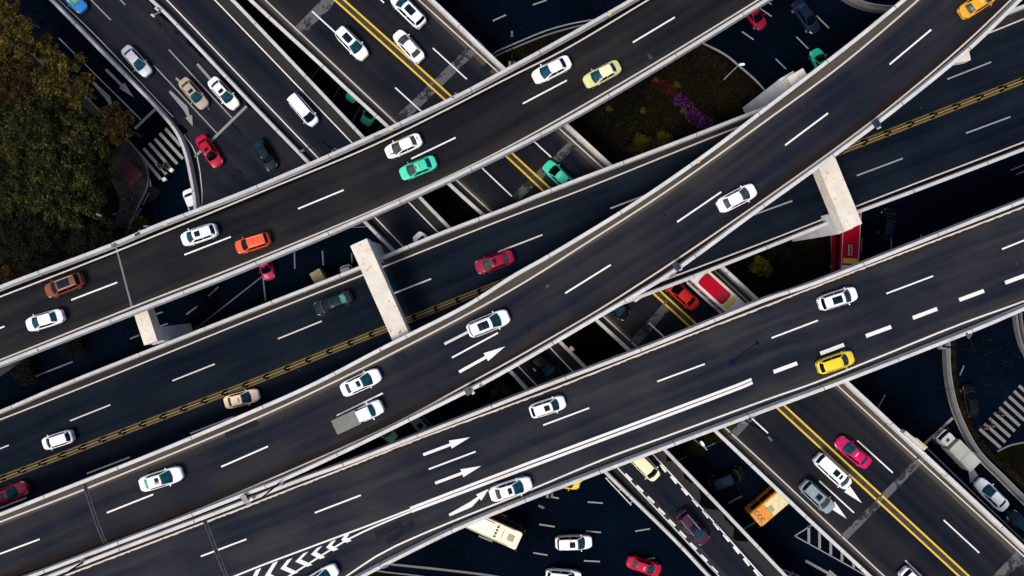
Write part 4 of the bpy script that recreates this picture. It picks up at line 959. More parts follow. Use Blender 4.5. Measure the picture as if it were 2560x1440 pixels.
# E road
car('suv', (847, 75), (914, 145), 'white', ZE, 'white sport utility car with square black sunroof left of the double yellow line', sunroof='big', group=GE)
car('sedan', (1054, 152), (990, 81), 'white', ZE, 'white sedan without sunroof close right of the double yellow line', glass_=G_GREY, rglass=G_GREY, group=GE)
car('suv', (1058, 64), (984, -10), 'white', ZE, 'white car with black framed rear window cut by the top edge of the frame', sunroof='big', rglass=G_BLACK, group=GE)
car('sedan', (1432, 473), (1364, 408), 'green', ZE, 'green taxi half hidden beneath the road with the median fence', taxi=True, glass_=G_BLACK, group=GE)
car('sedan', (1740, 768), (1668, 702), 'redorange', ZE, 'red orange car in deep shade beside the red and white bus', glass_=G_BLACK, rglass=G_BLACK, group=GE)
car('sedan', (1502, 733), (1569, 794), 'black', ZE, 'black car nose barely visible in the gap left of the red orange car', glass_=G_BLUE, group=GE)
car('sedan', (2170, 1162), (2093, 1099), 'magenta', ZE, 'magenta taxi heading up beside the double yellow line', taxi=True, rglass=G_BLUE, group=GE)
car('mpv', (2041, 1140), (2120, 1214), 'white', ZE, 'white minivan with two dark sunroofs at the lower right', sunroof='double', group=GE)
car('suv', (2006, 1207), (2078, 1274), 'steel', ZE, 'blue grey sport utility car with roof bars left of the white minivan', sunroof='small', bars=True, rails=True, glass_=G_GREY, group=GE)
car('suv', (2255, 1425), (2325, 1492), 'white', ZE, 'white car cut by the bottom edge of the double yellow line road', group=GE)
# A road
car('sedan', (1053, 346), (965, 385), 'white', ZA, 'white sedan with orange and black marks on hood and trunk', glass_=G_GREY, rglass=G_GREY, group=GA)
car('sedan', (1090, 402), (1001, 438), 'green', ZA, 'mint green taxi beside the white sedan with orange marks', taxi=True, glass_=G_GREY, rglass=G_BLUE, group=GA)
car('sedan', (1425, 152), (1333, 198), 'white', ZA, 'plain white sedan nearest the lime yellow car on the top road', glass_=G_TEAL, rglass=G_DARK, group=GA)
car('sedan', (1549, 163), (1461, 209), 'lime', ZA, 'pale lime yellow sedan on the upper elevated road', rglass=G_BLUE, roofcol='cream', group=GA)
car('suv', (208, 695), (117, 731), 'copper', ZA, 'brown copper sport utility car with long black sunroof at the left', sunroof='long', rails=True, glass_=G_DARK, group=GA)
car('sedan', (160, 786), (67, 815), 'white', ZA, 'white sedan with no sunroof below the brown copper car', rglass=G_TEAL, group=GA)
car('hatch', (543, 572), (455, 602), 'white', ZA, 'white hatchback with small sunroof left of the bright orange car', sunroof='small', glass_=G_PALE if False else G_TEAL, group=GA)
car('suv', (675, 594), (591, 621), 'orange', ZA, 'bright orange sport utility car', rails=True, glass_=G_DARK, group=GA)
# B road
car('sedan', (882, 738), (787, 775), 'navy', ZB, 'dark navy sedan with pale green rear window left of the tall cream pier', glass_=G_DARK, rglass=G_PALE, roofcol='darkteal', sunroof='small', group=GB)
car('sedan', (1285, 638), (1190, 671), 'darkred', ZB, 'dark red sedan right of the tall cream pier', sunroof='small', glass_=G_GREY, rglass=G_GREY, group=GB)
car('hatch', (188, 1086), (107, 1112), 'white', ZB, 'small white hatchback above the yellow median line', glass_=G_DARK, group=GB)
car('sedan', (-26, 1254), (72, 1214), 'darkred', ZB, 'dark red sedan cut by the left edge of the frame', sunroof='small', group=GB)
car('sedan', (562, 1008), (651, 984), 'beige', ZB, 'beige taxi with a light bar below the yellow median line', glass_=G_BLUE, rglass=G_BLUE, taxi=True, group=GB)
# C road
car('sedan', (1796, 519), (1888, 471), 'white', ZC, 'white sedan highest on the curving top road', glass_=G_GREY, rglass=G_GREY, group=GC)
car('sedan', (2402, 36), (2486, -20), 'amber', ZC, 'amber yellow taxi at the top right corner', glass_=G_GREY, rglass=G_GREY, taxi=True, group=GC)
car('suv', (1171, 829), (1273, 787), 'white', ZC, 'white sport utility car with big dark sunroof right of the tall cream pier', sunroof='big', rails=True, group=GC)
car('sedan', (855, 978), (952, 933), 'white', ZC, 'white sedan directly above the grey bed pickup truck', sunroof='small', rglass=G_GREY, group=GC)
car('sedan', (352, 1213), (457, 1180), 'white', ZC, 'white sedan with small sunroof alone at the lower left of the top road', sunroof='small', rglass=G_PALE, group=GC)
# D road
car('suv', (2045, 762), (2140, 731), 'white', ZD, 'white sport utility car above the yellow hatchback on the lower right road', sunroof='big', group=GD, rglass=G_BLACK)
car('hatch', (2042, 921), (2133, 890), 'yellow', ZD, 'bright yellow hatchback near the wide dashes', group=GD, rglass=G_BLACK)
car('hatch', (1325, 1031), (1413, 1002), 'white', ZD, 'small white hatchback in the middle of the lower right road', sunroof='small', group=GD, rglass=G_BLACK)
car('sedan', (1225, 1238), (1329, 1205), 'white', ZD, 'white sedan with square sunroof on the merging slip lane', sunroof='small', rglass=G_GREY, group=GD)
car('sedan', (758, 1470), (843, 1420), 'white', ZD, 'white car cut by the bottom edge beside the chevron markings', group=GD)
# F road lower
car('sedan', (1040, 586), (1105, 655), 'white', ZF, 'white car mostly hidden under the median fence road between two ramps', group=GF)
car('suv', (1698, 1279), (1764, 1355), 'plum', ZF, 'plum purple sport utility car on the ramp with rumble blocks', sunroof='small', rails=True, group=GF)
car('mpv', (1566, 1116), (1642, 1195), 'cream', ZF, 'cream van coming out from beneath the wide road onto the ramp', glass_=G_BLACK, group=GF)
car('sedan', (1318, 873), (1396, 948), 'black', ZF, 'black car in the dark gap in the middle of the frame beside three white marks', glass_=G_BLUE, rglass=G_BLACK, group=GF, lamp=LAMPD)
# ground level
car('sedan', (921, 186), (872, 252), 'teal', Z0, 'green taxi nose peeking out below the white parapet, upper one of two', taxi=True, glass_=G_BLACK, group=G0)
car('sedan', (955, 238), (911, 311), 'deepgreen', Z0, 'green taxi hood in the dark gap, lower one of two', taxi=True, glass_=G_BLACK, group=G0)
car('sedan', (469, 474), (500, 548), 'white', Z0, 'white sedan tucked against the pale curved wall at the left', rglass=G_BLACK, group=G0)
car('sedan', (650, 622), (676, 699), 'magenta', Z0, 'magenta car half hidden under the upper left road', glass_=G_BLACK, group=G0)
car('suv', (863, 663), (890, 745), 'silver', Z0, 'pale car roof edge just showing beside the tall cream pier', rglass=G_BLACK, group=G0)
car('sedan', (928, 1036), (986, 1100), 'palegreen', Z0, 'dull green car nose in the narrow gap below the grey bed pickup', group=G0)
car('suv', (1024, 1030), (1088, 1098), 'slate', Z0, 'grey car with black sunroof in the narrow gap right of the dull green car', sunroof='small', glass_=G_BLACK, rglass=G_BLACK, group=G0)
car('sedan', (1858, 2), (1908, 70), 'darkred', Z0, 'dark red car in shade right of the upper road at the top', glass_=G_BLACK, group=G0, lamp=LAMPD)
car('sedan', (1988, 4), (2040, 80), 'darkblue', Z0, 'black sedan with blue reflection in its paint near the top right, above the teal taxi', glass_=G_BLACK, rglass=G_BLUE, group=G0)  # car is black; its hood's blue reflection is put into the body colour
car('sedan', (2074, 202), (2034, 124), 'teal', Z0, 'teal green taxi passing under the curving road at the top right', taxi=True, glass_=G_BLACK, group=G0)
car('suv', (2212, 597), (2224, 520), 'black', Z0, 'black car with bluish roof in the dark gap right of the red bus', glass_=G_BLACK, roofcol='darkblue', group=G0, lamp=LAMPD)
car('sedan', (2512, 1270), (2442, 1201), 'white', Z0, 'white sedan waiting behind the box truck at the right edge', rglass=G_BLACK, group=G0)
car('sedan', (2590, 1350), (2522, 1281), 'darkteal', Z0, 'dark teal sedan cut by the right edge of the frame', group=G0)
car('sedan', (2432, 1042), (2418, 962), 'black', Z0, 'black car beside the hedge near the right crosswalk', glass_=G_BLACK, group=G0, lamp=LAMPD)
car('suv', (1773, 1213), (1861, 1178), 'black', Z0, 'black car with dark blue roof in shade above the orange minibus', glass_=G_BLACK, roofcol='darkblue', group=G0, lamp=LAMPD)
car('suv', (1388, 1356), (1480, 1353), 'white', Z0, 'white sport utility car with roof bars on the ground road, bottom centre', sunroof='small', bars=True, group=G0, rglass=G_BLACK)
car('hatch', (1364, 1436), (1453, 1444), 'white', Z0, 'white car cut by the bottom edge, bottom centre', glass_=G_DARK, group=G0)
car('sedan', (1568, 1401), (1651, 1428), 'red', Z0, 'crimson taxi on the ground road, bottom centre right', taxi=True, rglass=G_GREY, group=G0)
car('hatch', (1363, 1194), (1450, 1209), 'yellow', Z0, 'yellow car tip showing beneath the slip lane parapet', group=G0)
for k in list(PROTO_SRC):
    for o in [PROTO_SRC[k]] + list(PROTO_SRC[k].children_recursive): bpy.data.objects.remove(o)

# marks on the white sedan: small orange and black blocks on hood and trunk
ws = [o for o in bpy.data.objects if o.get('label', '').startswith('white sedan with orange and black')][0]
ORG = simple('orange_decal', (0.62, 0.20, 0.02), 0.5); BLK = simple('black_decal', (0.02, 0.012, 0.01), 0.5)
def decal(parent, name, pts, z, mat):
    s = MB(); s.prism(pts, z, z + 0.03); return s.build(name, mat, parent)
decal(ws, 'hood_decal', [(1.62, 0.20), (1.88, 0.26), (1.84, 0.50), (1.60, 0.44)], 0.885, ORG)
decal(ws, 'hood_decal', [(1.38, 0.24), (1.52, 0.30), (1.60, 0.26), (1.54, 0.42), (1.62, 0.56), (1.46, 0.48), (1.36, 0.58), (1.42, 0.40)], 0.925, BLK)
decal(ws, 'hood_stripe', [(1.25, -0.03), (2.15, -0.03), (2.15, 0.0), (1.25, 0.0)], 0.945, ORG)
decal(ws, 'trunk_decal', [(-1.98, -0.02), (-1.84, 0.0), (-1.86, 0.16), (-2.0, 0.12)], 0.965, ORG)
decal(ws, 'trunk_decal', [(-2.0, -0.30), (-1.90, -0.26), (-1.84, -0.32), (-1.86, -0.18), (-1.80, -0.10), (-1.92, -0.14), (-2.0, -0.10), (-1.96, -0.2)], 0.968, BLK)
for o in [q for q in bpy.data.objects if q.get('label', '').startswith('mint green taxi')]:
    decal(o, 'roof_decal', [(0.12, -0.20), (0.30, -0.20), (0.30, 0.20), (0.12, 0.20)], 1.475, simple('roof_number_patch', (0.16, 0.10, 0.08), 0.6))

# ------------------------------------------------------------------ pickup, box truck, van body, buses
def rounded_rect(L, W, r, n=4):
    pts = []
    for cx, cy, a0 in ((L / 2 - r, W / 2 - r, 0), (-L / 2 + r, W / 2 - r, 90), (-L / 2 + r, -W / 2 + r, 180), (L / 2 - r, -W / 2 + r, 270)):
        for i in range(n + 1):
            a = R(a0 + 90 * i / n); pts.append((cx + r * math.cos(a), cy + r * math.sin(a)))
    return pts

def make_pickup():
    root = empty('pickup_truck'); W = 1.75; L = 5.5
    V, F = car_body(3.0, W, 0.85, 1.1, 1.1, 0.42, 1.0); V = [(x + 1.25, y, z) for x, y, z in V]
    b = mobj('body', V, F, WHITE, root); fixn(b); bake_subsurf(b, 2)
    s = MB(); s.box((0.72, 0, 1.36), (1.70, 1.46, 0.56), top=0.86, topy=0.86); cab = s.build('cabin', WHITE, root, bevel=0.05)
    # windshield on the sloped front face
    v, f = grid(6, 3, lambda a, t: Vector((lerp(1.93 - 0.16 * (2 * a - 1) ** 2, 1.38 - 0.06 * (2 * a - 1) ** 2, t), lerp(0.72, 0.60, t) * (2 * a - 1), lerp(1.14, 1.63, t) + 0.03)))
    mobj('windshield', v, f, G_TEAL, root, smooth=True)
    for sg in (1, -1):
        v, f = grid(3, 1, lambda a, t: Vector((lerp(0.05, 1.35, a), sg * lerp(0.742, 0.66, t), lerp(1.14, 1.58, t)))); mobj('side_window', v, f, SIDE_G, root)
        s = MB(); s.box((1.45, sg * 0.96, 1.22), (0.14, 0.22, 0.16)); s.build('wing_mirror', WHITE, root, bevel=0.02)
        s = MB(); s.box((2.52, sg * 0.62, 0.80), (0.22, 0.30, 0.14), rz=-sg * 0.5); s.build('headlight', LAMP, root, bevel=0.02)
    TARP = concrete('bed_cover', (0.155, 0.155, 0.135), joint=False, stain=(0.30, 0.29, 0.25), amt=0.5)
    s = MB(); s.box((-1.42, 0, 1.02), (2.95, 1.72, 0.85)); bed_ = s.build('cargo_bed', TARP, root, bevel=0.03)
    for x in (-2.1, -1.35, -0.6):
        s = MB(); s.box((x, 0, 1.455), (0.04, 1.66, 0.025)); s.build('bed_seam', simple('bed_seam_grey', (0.22, 0.22, 0.20), 0.7), bed_)
    s = MB(); s.box((-0.9, 0, 0.5), (3.8, 0.8, 0.2)); s.build('chassis', TRIM, root)
    add_wheels(root, L, W, fx=0.30, rx=-0.34)
    return root
t = make_pickup(); place(t, (842, 1066), (957, 1012), ZC, 5.55, zoff=0.9)
tag(t, 'white cab pickup truck with grey covered bed on the curving top road', 'truck')

def make_boxtruck(boxcol, cabcol, L=5.6, W=1.95, hb=2.5, name='box_truck'):
    root = empty(name)
    CB = paint(name + '_cab', cabcol); BX = concrete(name + '_box', boxcol, joint=False, amt=0.12)
    s = MB(); s.prism([(p[0] + L / 2 - 0.8, p[1]) for p in rounded_rect(1.5, W * 0.92, 0.22)], 0.45, 1.55); cab = s.build('cab', CB, root, bevel=0.06)
    s = MB(); s.prism([(p[0] + L / 2 - 0.95, p[1]) for p in rounded_rect(1.15, W * 0.84, 0.2)], 1.55, 2.05); s.build('cab_roof', CB, root, bevel=0.08)
    v, f = grid(6, 2, lambda a, t: Vector((lerp(L / 2 - 0.02 - 0.06 * (2 * a - 1) ** 2, L / 2 - 0.36 - 0.05 * (2 * a - 1) ** 2, t), lerp(0.84, 0.76, t) * (2 * a - 1) * W / 1.95, lerp(1.25, 1.98, t)))); mobj('windshield', v, f, G_BLACK, root, smooth=True)
    s = MB(); s.box((L / 2 - 0.95, 0.1, 2.07), (0.38, 0.42, 0.05)); s.build('roof_hatch', TRIM, root)
    s = MB(); s.box((-0.82, 0, (0.7 + hb) / 2), (L - 1.75, W, hb - 0.7)); bx = s.build('cargo_box', BX, root, bevel=0.03)
    s = MB(); s.box((-0.82, 0, hb + 0.01), (0.05, W * 0.98, 0.02)); s.build('roof_seam', simple('seam_grey', (0.12, 0.12, 0.11), 0.7), bx)
    for sg in (1, -1):
        s = MB(); s.box((L / 2 - 0.2, sg * (W / 2 + 0.12), 1.5), (0.12, 0.2, 0.32)); s.build('wing_mirror', TRIM, root)
        s = MB(); s.box((L / 2 - 0.04, sg * W * 0.34, 0.72), (0.08, 0.3, 0.18)); s.build('headlight', LAMP, root)
        s = MB(); s.box((-L / 2 + 0.05, sg * W * 0.4, 0.62), (0.06, 0.22, 0.14)); s.build('tail_light', TAIL, root)
    s = MB(); s.box((-0.3, 0, 0.52), (L - 0.8, 0.8, 0.22)); s.build('chassis', TRIM, root)
    add_wheels(root, L, W, fx=0.34, rx=-0.32, r=0.38)
    return root
t = make_boxtruck((0.36, 0.36, 0.33), (0.45, 0.45, 0.43)); place(t, (2428, 1163), (2351, 1083), Z0, 5.6, zoff=1.6)
tag(t, 'pale box truck stopped at the line near the right edge', 'truck')
t = make_boxtruck((0.30, 0.27, 0.18), (0.35, 0.33, 0.25), L=4.6, W=1.55, hb=2.0, name='small_box_truck'); place(t, (787, 677), (829, 750), Z0, 4.6, zoff=1.6)
tag(t, 'narrow cream box truck poking out left of the tall cream pier', 'truck')

def make_bus(L, W, Hb, body, roofmat, side=None):
    root = empty('bus')
    s = MB(); s.prism(rounded_rect(L, W, 0.28, 4), 0.35, Hb - 0.12); b = s.build('body', side or body, root, bevel=0.05)
    s = MB(); s.prism(rounded_rect(L - 0.1, W - 0.12, 0.26, 4), Hb - 0.12, Hb); s.build('roof', roofmat, root, bevel=0.07)
    for sg in (1, -1):
        n = int(L / 1.5)
        for i in range(n):
            x0 = -L / 2 + 0.5 + i * (L - 1.0) / n; x1 = x0 + (L - 1.0) / n - 0.1
            s = MB(); s.box(((x0 + x1) / 2, sg * (W / 2 + 0.003), Hb - 1.0), (x1 - x0, 0.02, 0.95)); s.build('side_window', G_BLACK, root)
        s = MB(); s.box((L / 2 + 0.12, sg * (W / 2 + 0.1), Hb - 0.75), (0.12, 0.2, 0.4)); s.build('wing_mirror', TRIM, root)
        s = MB(); s.box((L / 2 - 0.01, sg * (W / 2 - 0.4), 0.75), (0.05, 0.34, 0.2)); s.build('headlight', LAMP, root)
        s = MB(); s.box((-L / 2 + 0.01, sg * (W / 2 - 0.3), 1.1), (0.05, 0.2, 0.4)); s.build('tail_light', TAIL, root)
    s = MB(); s.box((L / 2 + 0.003, 0, Hb - 1.0), (0.03, W - 0.35, 1.3)); s.build('windshield', G_BLACK, root)
    s = MB(); s.box((-L / 2 - 0.003, 0, Hb - 0.9), (0.03, W - 0.5, 0.9)); s.build('rear_window', G_BLACK, root)
    add_wheels(root, L, W, fx=0.28, rx=-0.25, r=0.46, w_=0.28)
    return root
def fans(root, x, Hb, span, n, r=0.13, plate=None):
    s = MB(); s.box((x, 0, Hb + 0.05), (0.45, span + 0.4, 0.1)); u = s.build('fan_unit', plate, root, bevel=0.02)
    for i in range(n):
        s = MB(); s.tube((x, -span / 2 + span * i / (n - 1), Hb + 0.1), (x, -span / 2 + span * i / (n - 1), Hb + 0.125), r, n=14); s.build('fan', TRIM, u)
BUSW = simple('bus_white', (0.55, 0.56, 0.58), 0.6, var=0.12, spec=0.1); BUSR = simple('bus_red', (0.34, 0.002, 0.016), 0.65, var=0.15, scale=1.0, spec=0.05)
BUSC = simple('bus_cream', (0.80, 0.68, 0.50), 0.5, var=0.12, scale=0.8); BUSY = simple('bus_yellow', (0.60, 0.38, 0.02), 0.45, var=0.15); BUSO = simple('bus_orange', (0.70, 0.22, 0.01), 0.45, var=0.15)
BUSG = simple('bus_olive_side', (0.06, 0.055, 0.02), 0.5); BUSP = simple('bus_pale_yellow', (0.62, 0.55, 0.30), 0.5, var=0.15)
# red and white bus on the double yellow line road
b = make_bus(11.0, 2.5, 3.1, BUSW, BUSW)
s = MB(); s.prism(rounded_rect(4.2, 1.75, 0.35), 3.1, 3.28); o = s.build('roof_pod', BUSR, b, bevel=0.05); o.location = (-0.4, 0, 0)
s = MB(); s.box((-2.95, 0, 3.17), (0.62, 1.6, 0.14)); s.build('vent_unit', BUSY, b, bevel=0.04)
s = MB(); s.box((-2.95, 0, 3.25), (0.58, 0.55, 0.06)); s.build('vent_cover', BUSY, b, bevel=0.03)
s = MB(); s.prism([(p[0] - 4.1, p[1]) for p in rounded_rect(0.75, 0.7, 0.1)], 3.1, 3.15); s.build('roof_hatch', BUSW, b)
for x, y in ((-1.6, .3), (-1.9, -.2), (-1.3, .1), (-2.1, .35), (-1.75, -.45), (-2.2, -.3), (-1.2, -.4)):
    s = MB(); s.prism([(x + p[0], y + p[1]) for p in rounded_rect(0.34, 0.3, 0.1)], 3.275, 3.292); s.build('roof_mark', simple('dark_red_mark', (0.10, 0.003, 0.015), 0.5), b)
for sg in (1, -1):
    s = MB(); s.box((0, sg * 1.24, 3.0), (9.6, 0.08, 0.14)); s.build('side_stripe', simple('bus_side_stripe', (0.62, 0.45, 0.12), 0.5) if sg < 0 else BUSR, b)
place(b, (1862, 792), (1700, 644), ZE, 11.0, zoff=3.1)
tag(b, 'red roofed white bus with yellow vent in the gap right of the red orange car', 'bus')
# red bus at ground level on the right
b = make_bus(11.0, 2.5, 3.1, BUSR, BUSR)
for sg in (1, -1):
    s = MB(); s.box((0, sg * 1.13, 3.12), (10.4, 0.10, 0.06)); s.build('roof_edge_strip', simple('pink_white_strip', (0.45, 0.25, 0.28), 0.5), b)
fans(b, 0.05, 3.1, 0.95, 4, 0.17, BUSW)
for ch in b.children:
    if ch.name.startswith('fan_unit'): ch.rotation_euler.z = R(90); ch.location = (-0.55, 0, 0)
s = MB(); s.box((-2.0, 0, 3.17), (0.72, 1.9, 0.14)); s.build('vent_unit', BUSY, b, bevel=0.04)
s = MB(); s.box((-3.9, 0, 3.13), (2.6, 2.05, 0.06)); s.build('roof_cap', BUSW, b, bevel=0.02)
s = MB(); s.prism([(p[0] - 3.1, p[1]) for p in rounded_rect(0.6, 0.9, 0.1)], 3.16, 3.2); s.build('roof_hatch', BUSW, b)
place(b, (2121, 718), (2132, 512), Z0, 11.0, zoff=3.1)
tag(b, 'dark red bus with fan unit below the right portal pier', 'bus')
# cream bus bottom centre
b = make_bus(11.5, 2.5, 3.1, BUSC, BUSC, side=BUSG)
fans(b, 2.6, 3.1, 1.25, 4, 0.16, BUSC)
s = MB(); s.prism([(p[0] + 0.4, p[1]) for p in rounded_rect(3.4, 1.75, 0.2)], 3.1, 3.24); s.build('roof_pod', simple('bus_pale_cream', (0.84, 0.74, 0.60), 0.5), b, bevel=0.04)
GRIL = simple('grille_tan', (0.30, 0.26, 0.15), 0.6)
s = MB(); s.box((3.45, 0, 3.12), (0.1, 1.2, 0.06)); s.build('roof_slot', GRIL, b)
s = MB(); s.box((4.55, 0, 3.13), (0.85, 0.85, 0.07)); s.build('roof_hatch', GRIL, b, bevel=0.02)
for sg in (1, -1):
    s = MB(); s.box((0.2, sg * 1.1, 3.13), (9.0, 0.06, 0.06)); s.build('roof_gutter', GRIL, b)
place(b, (1087, 1258), (1299, 1354), Z0, 11.5, zoff=3.1)
tag(b, 'long cream bus with four black roof fans at the bottom centre', 'bus')
# orange and yellow minibus
b = make_bus(7.0, 2.3, 2.8, BUSO, BUSY)
b.name = 'minibus'
s = MB(); s.prism([(p[0] - 0.95, p[1]) for p in rounded_rect(4.4, 1.95, 0.15)], 2.8, 2.86); s.build('roof_panel', BUSP, b, bevel=0.02)
s = MB(); s.prism([(p[0] + 2.4, p[1]) for p in rounded_rect(1.9, 2.1, 0.15)], 2.8, 2.85); s.build('roof_panel', BUSO, b, bevel=0.02)
s = MB(); s.box((1.15, 0.05, 2.88), (0.85, 0.85, 0.08)); s.build('roof_hatch', GRIL, b, bevel=0.02)
for y in (-0.6, 0.0, 0.6):
    s = MB(); s.tube((2.75, y - 0.1, 2.85), (2.75, y - 0.1, 2.88), 0.28, n=16); fr = s.build('roof_fan', simple('brown_ring', (0.06, 0.025, 0.005), 0.7), b)
    s = MB(); s.tube((2.75, y - 0.1, 2.88), (2.75, y - 0.1, 2.91), 0.20, n=16); s.build('fan_disc', simple('pale_olive', (0.40, 0.33, 0.12), 0.6), fr)
s = MB(); s.box((2.6, 0.85, 2.88), (0.75, 0.3, 0.08)); s.build('vent_unit', BUSY, b, bevel=0.02)
place(b, (1993, 1213), (1889, 1302), Z0, 7.0, zoff=2.8)
tag(b, 'orange and yellow minibus with round roof fans, lower right of centre', 'bus')

# ------------------------------------------------------------------ street furniture
LG = 'lamp posts clamped outside the parapets'
def lamp_post(base, zf, label, arm=2.2, h=5.6, flip=1, z_extra=0.6, group=LG, adir=None, pale=False):
    root = empty('street_lamp'); zb = zf(*base) + z_extra; p = P(*base, zb); root.location = p
    out_ = Vector((base[0] - 1280, -(base[1] - 720), 0)).normalized()
    m = DARKM if not pale else GREYM
    s = MB(); s.box((0, 0, -0.25), (0.85, 0.7, 0.5)); s.build('bracket', PARAPET_LO, root, bevel=0.05)
    s = MB(); s.tube((0, 0, 0), (0, 0, h), 0.12, 0.07, 10); s.build('pole', m, root)
    d = Vector(adir).normalized() if adir else Vector((-out_.y, out_.x, 0)) * flip
    s = MB(); a = Vector((0, 0, h - 0.3)); prev = a
    for i in range(1, 7):
        q = a + d * arm * i / 6 + Vector((0, 0, 0.5 * math.sin(math.pi / 2 * i / 6))); s.tube(prev, q, 0.05, n=6); prev = q
    s.build('arm', m, root)
    s = MB(); s.box((0, 0, 0), (0.75, 0.28, 0.14), top=0.8); hd = s.build('lamp_head', GREYM if pale else simple('lamp_head_grey', (0.06, 0.06, 0.06), 0.5), root, bevel=0.04); hd.location = prev + d * 0.3; hd.rotation_euler.z = math.atan2(d.y, d.x)
    tag(root, label, 'street lamp', group)
lamp_post((367, 571), ZA, 'dark lamp post on the upper left road parapet above the white hatchback', adir=(-0.9, 0.4, 0))
lamp_post((838, 378), ZA, 'dark lamp post on the upper road parapet below the white minivan', adir=(-0.8, -0.4, 0))
lamp_post((1280, 160), ZA, 'dark lamp post where the double yellow line road meets the upper parapet', adir=(0, 1, 0), arm=1.2)
lamp_post((1374, 1238), ZD, 'dark lamp post on the slip lane parapet at the bottom centre', adir=(-1, 0.4, 0), arm=1.0)
lamp_post((1864, 1052), ZD, 'dark lamp post on the lower parapet over the double yellow line road', adir=(0.6, -0.7, 0), arm=0.8)
lamp_post((2358, 866), ZD, 'dark lamp post on the lower parapet near the right edge', adir=(-0.5, 0.9, 0), arm=1.6)
lamp_post((209, 1405), ZC, 'dark lamp post between the two roads near the bottom left corner', adir=(0.9, 0.4, 0), arm=1.2)
lamp_post((699, 1207), ZC, 'dark lamp post between the two merging parapets left of the painted arrows', adir=(-0.9, -0.4, 0), arm=1.2)
def ground_lamp(u, v, h, label, adir, arm):
    root = empty('street_lamp'); p = P(u, v, h); root.location = (p.x, p.y, 0); d = Vector(adir).normalized()
    s = MB(); s.tube((0, 0, 0), (0, 0, h), 0.10, 0.06, 10); s.build('pole', GREYM, root)
    s = MB(); s.tube((0, 0, h - 0.1), Vector((0, 0, h + 0.15)) + d * arm, 0.045, n=8); s.build('arm', GREYM, root)
    s = MB(); s.prism([(x * 0.75, y * 0.55) for x, y in rounded_rect(1.0, 0.6, 0.28)], -0.08, 0.08); hd = s.build('lamp_head', simple('pale_lamp_head', (0.70, 0.72, 0.75), 0.4), root, bevel=0.03)
    hd.location = Vector((0, 0, h + 0.15)) + d * arm; hd.rotation_euler.z = math.atan2(d.y, d.x); tag(root, label, 'street lamp')
ground_lamp(1767, 1124, 8.5, 'pale street lamp with bright head in the gap left of the orange minibus', (-0.6, 0.8, 0), 1.0)
ground_lamp(1846, 163, 6.0, 'small pale lamp standing on the curved kerb above the flower bed', (1, 0.1, 0), 0.4)
# dark sensor boxes standing over the parapets
def sensor(pt, zf, rot, label):
    root = empty('traffic_sensor'); z = zf(*pt); root.location = P(*pt, z + 1.0); root.rotation_euler.z = R(rot)
    s = MB(); s.box((0, 0, 0.35), (0.85, 0.55, 0.35)); s.box((0, 0, 0.55), (0.95, 0.65, 0.06)); s.build('housing', simple('navy_housing', (0.006, 0.012, 0.022), 0.4), root, bevel=0.03)
    s = MB(); s.tube((0, 0, -0.4), (0, 0, 0.25), 0.06, n=8); s.build('post', DARKM, root); s = MB(); s.box((0.45, 0.35, -0.2), (0.5, 0.35, 0.3)); s.build('bracket', GREYM, root, bevel=0.02)
    tag(root, label, 'sensor box', 'dark boxes on the parapets')
sensor((1689, 666), ZC, -60, 'dark box on the curving road parapet above the red orange car'); sensor((2186, 311), ZC, -60, 'dark box on the parapet above the right portal pier')
sensor((1170, 976), ZC, -60, 'dark box on the curving road parapet beside the narrow gap'); sensor((616, 1243), ZC, -60, 'dark box on the twin parapets left of the painted arrows')
# camera bracket on the ramp parapet top left
root = empty('traffic_camera'); root.location = P(398, 28, ZF(398, 28) + 1.2); root.rotation_euler.z = R(-40)
s = MB(); s.box((-0.3, 0, 0.1), (0.6, 0.3, 0.25)); s.build('camera_housing', GREYM, root, bevel=0.03); s = MB(); s.tube((0, 0, -0.3), (-0.1, -0.8, 0.2), 0.06, n=8); s.build('arm', GREYM, root)
s = MB(); s.box((-0.1, -0.95, 0.2), (0.5, 0.28, 0.24)); s.build('lens_box', simple('pale_box', (0.4, 0.4, 0.4), 0.5), root, bevel=0.03)
tag(root, 'grey traffic camera on the ramp parapet near the top left', 'camera')
# small tan box on the ramp parapet in the gap
root = empty('utility_box'); root.location = P(1427, 872, ZF(1, 1) + 1.05); root.rotation_euler.z = R(45)
s = MB(); s.box((0, 0, 0.3), (0.55, 0.55, 0.6)); s.build('box', simple('tan_box', (0.34, 0.27, 0.16), 0.6), root, bevel=0.02); s = MB(); s.box((0, 0, 0.62), (0.62, 0.62, 0.05)); s.build('lid', simple('tan_box_lid', (0.40, 0.32, 0.20), 0.6), root)
tag(root, 'small tan box on the ramp parapet in the dark middle gap', 'box')
# red awning
root = empty('awning'); pts = [P(u, v, 2.6) for u, v in ((317, 398), (357, 435), (329, 468), (289, 428))]; c = sum(pts, Vector()) / 4
pk_ = c + Vector((0, 0, 0.35)); V = [p for p in pts] + [pk_] + [p - Vector((0, 0, 0.25)) for p in pts]
AWN = simple('red_canvas', (0.055, 0.004, 0.007), 0.8, var=0.3, scale=1.2)
mobj('canopy', V, [(0, 1, 4), (1, 2, 4), (2, 3, 4), (3, 0, 4), (0, 5, 6, 1), (1, 6, 7, 2), (2, 7, 8, 3), (3, 8, 5, 0)], AWN, root)
for p in pts:
    q = p.lerp(c, 0.08); s = MB(); s.tube((q.x, q.y, 0.1), (q.x, q.y, 2.4), 0.04, n=8); s.build('post', DARKM, root)
tag(root, 'dark red square canopy on the pavement beside the left crosswalk', 'canopy')

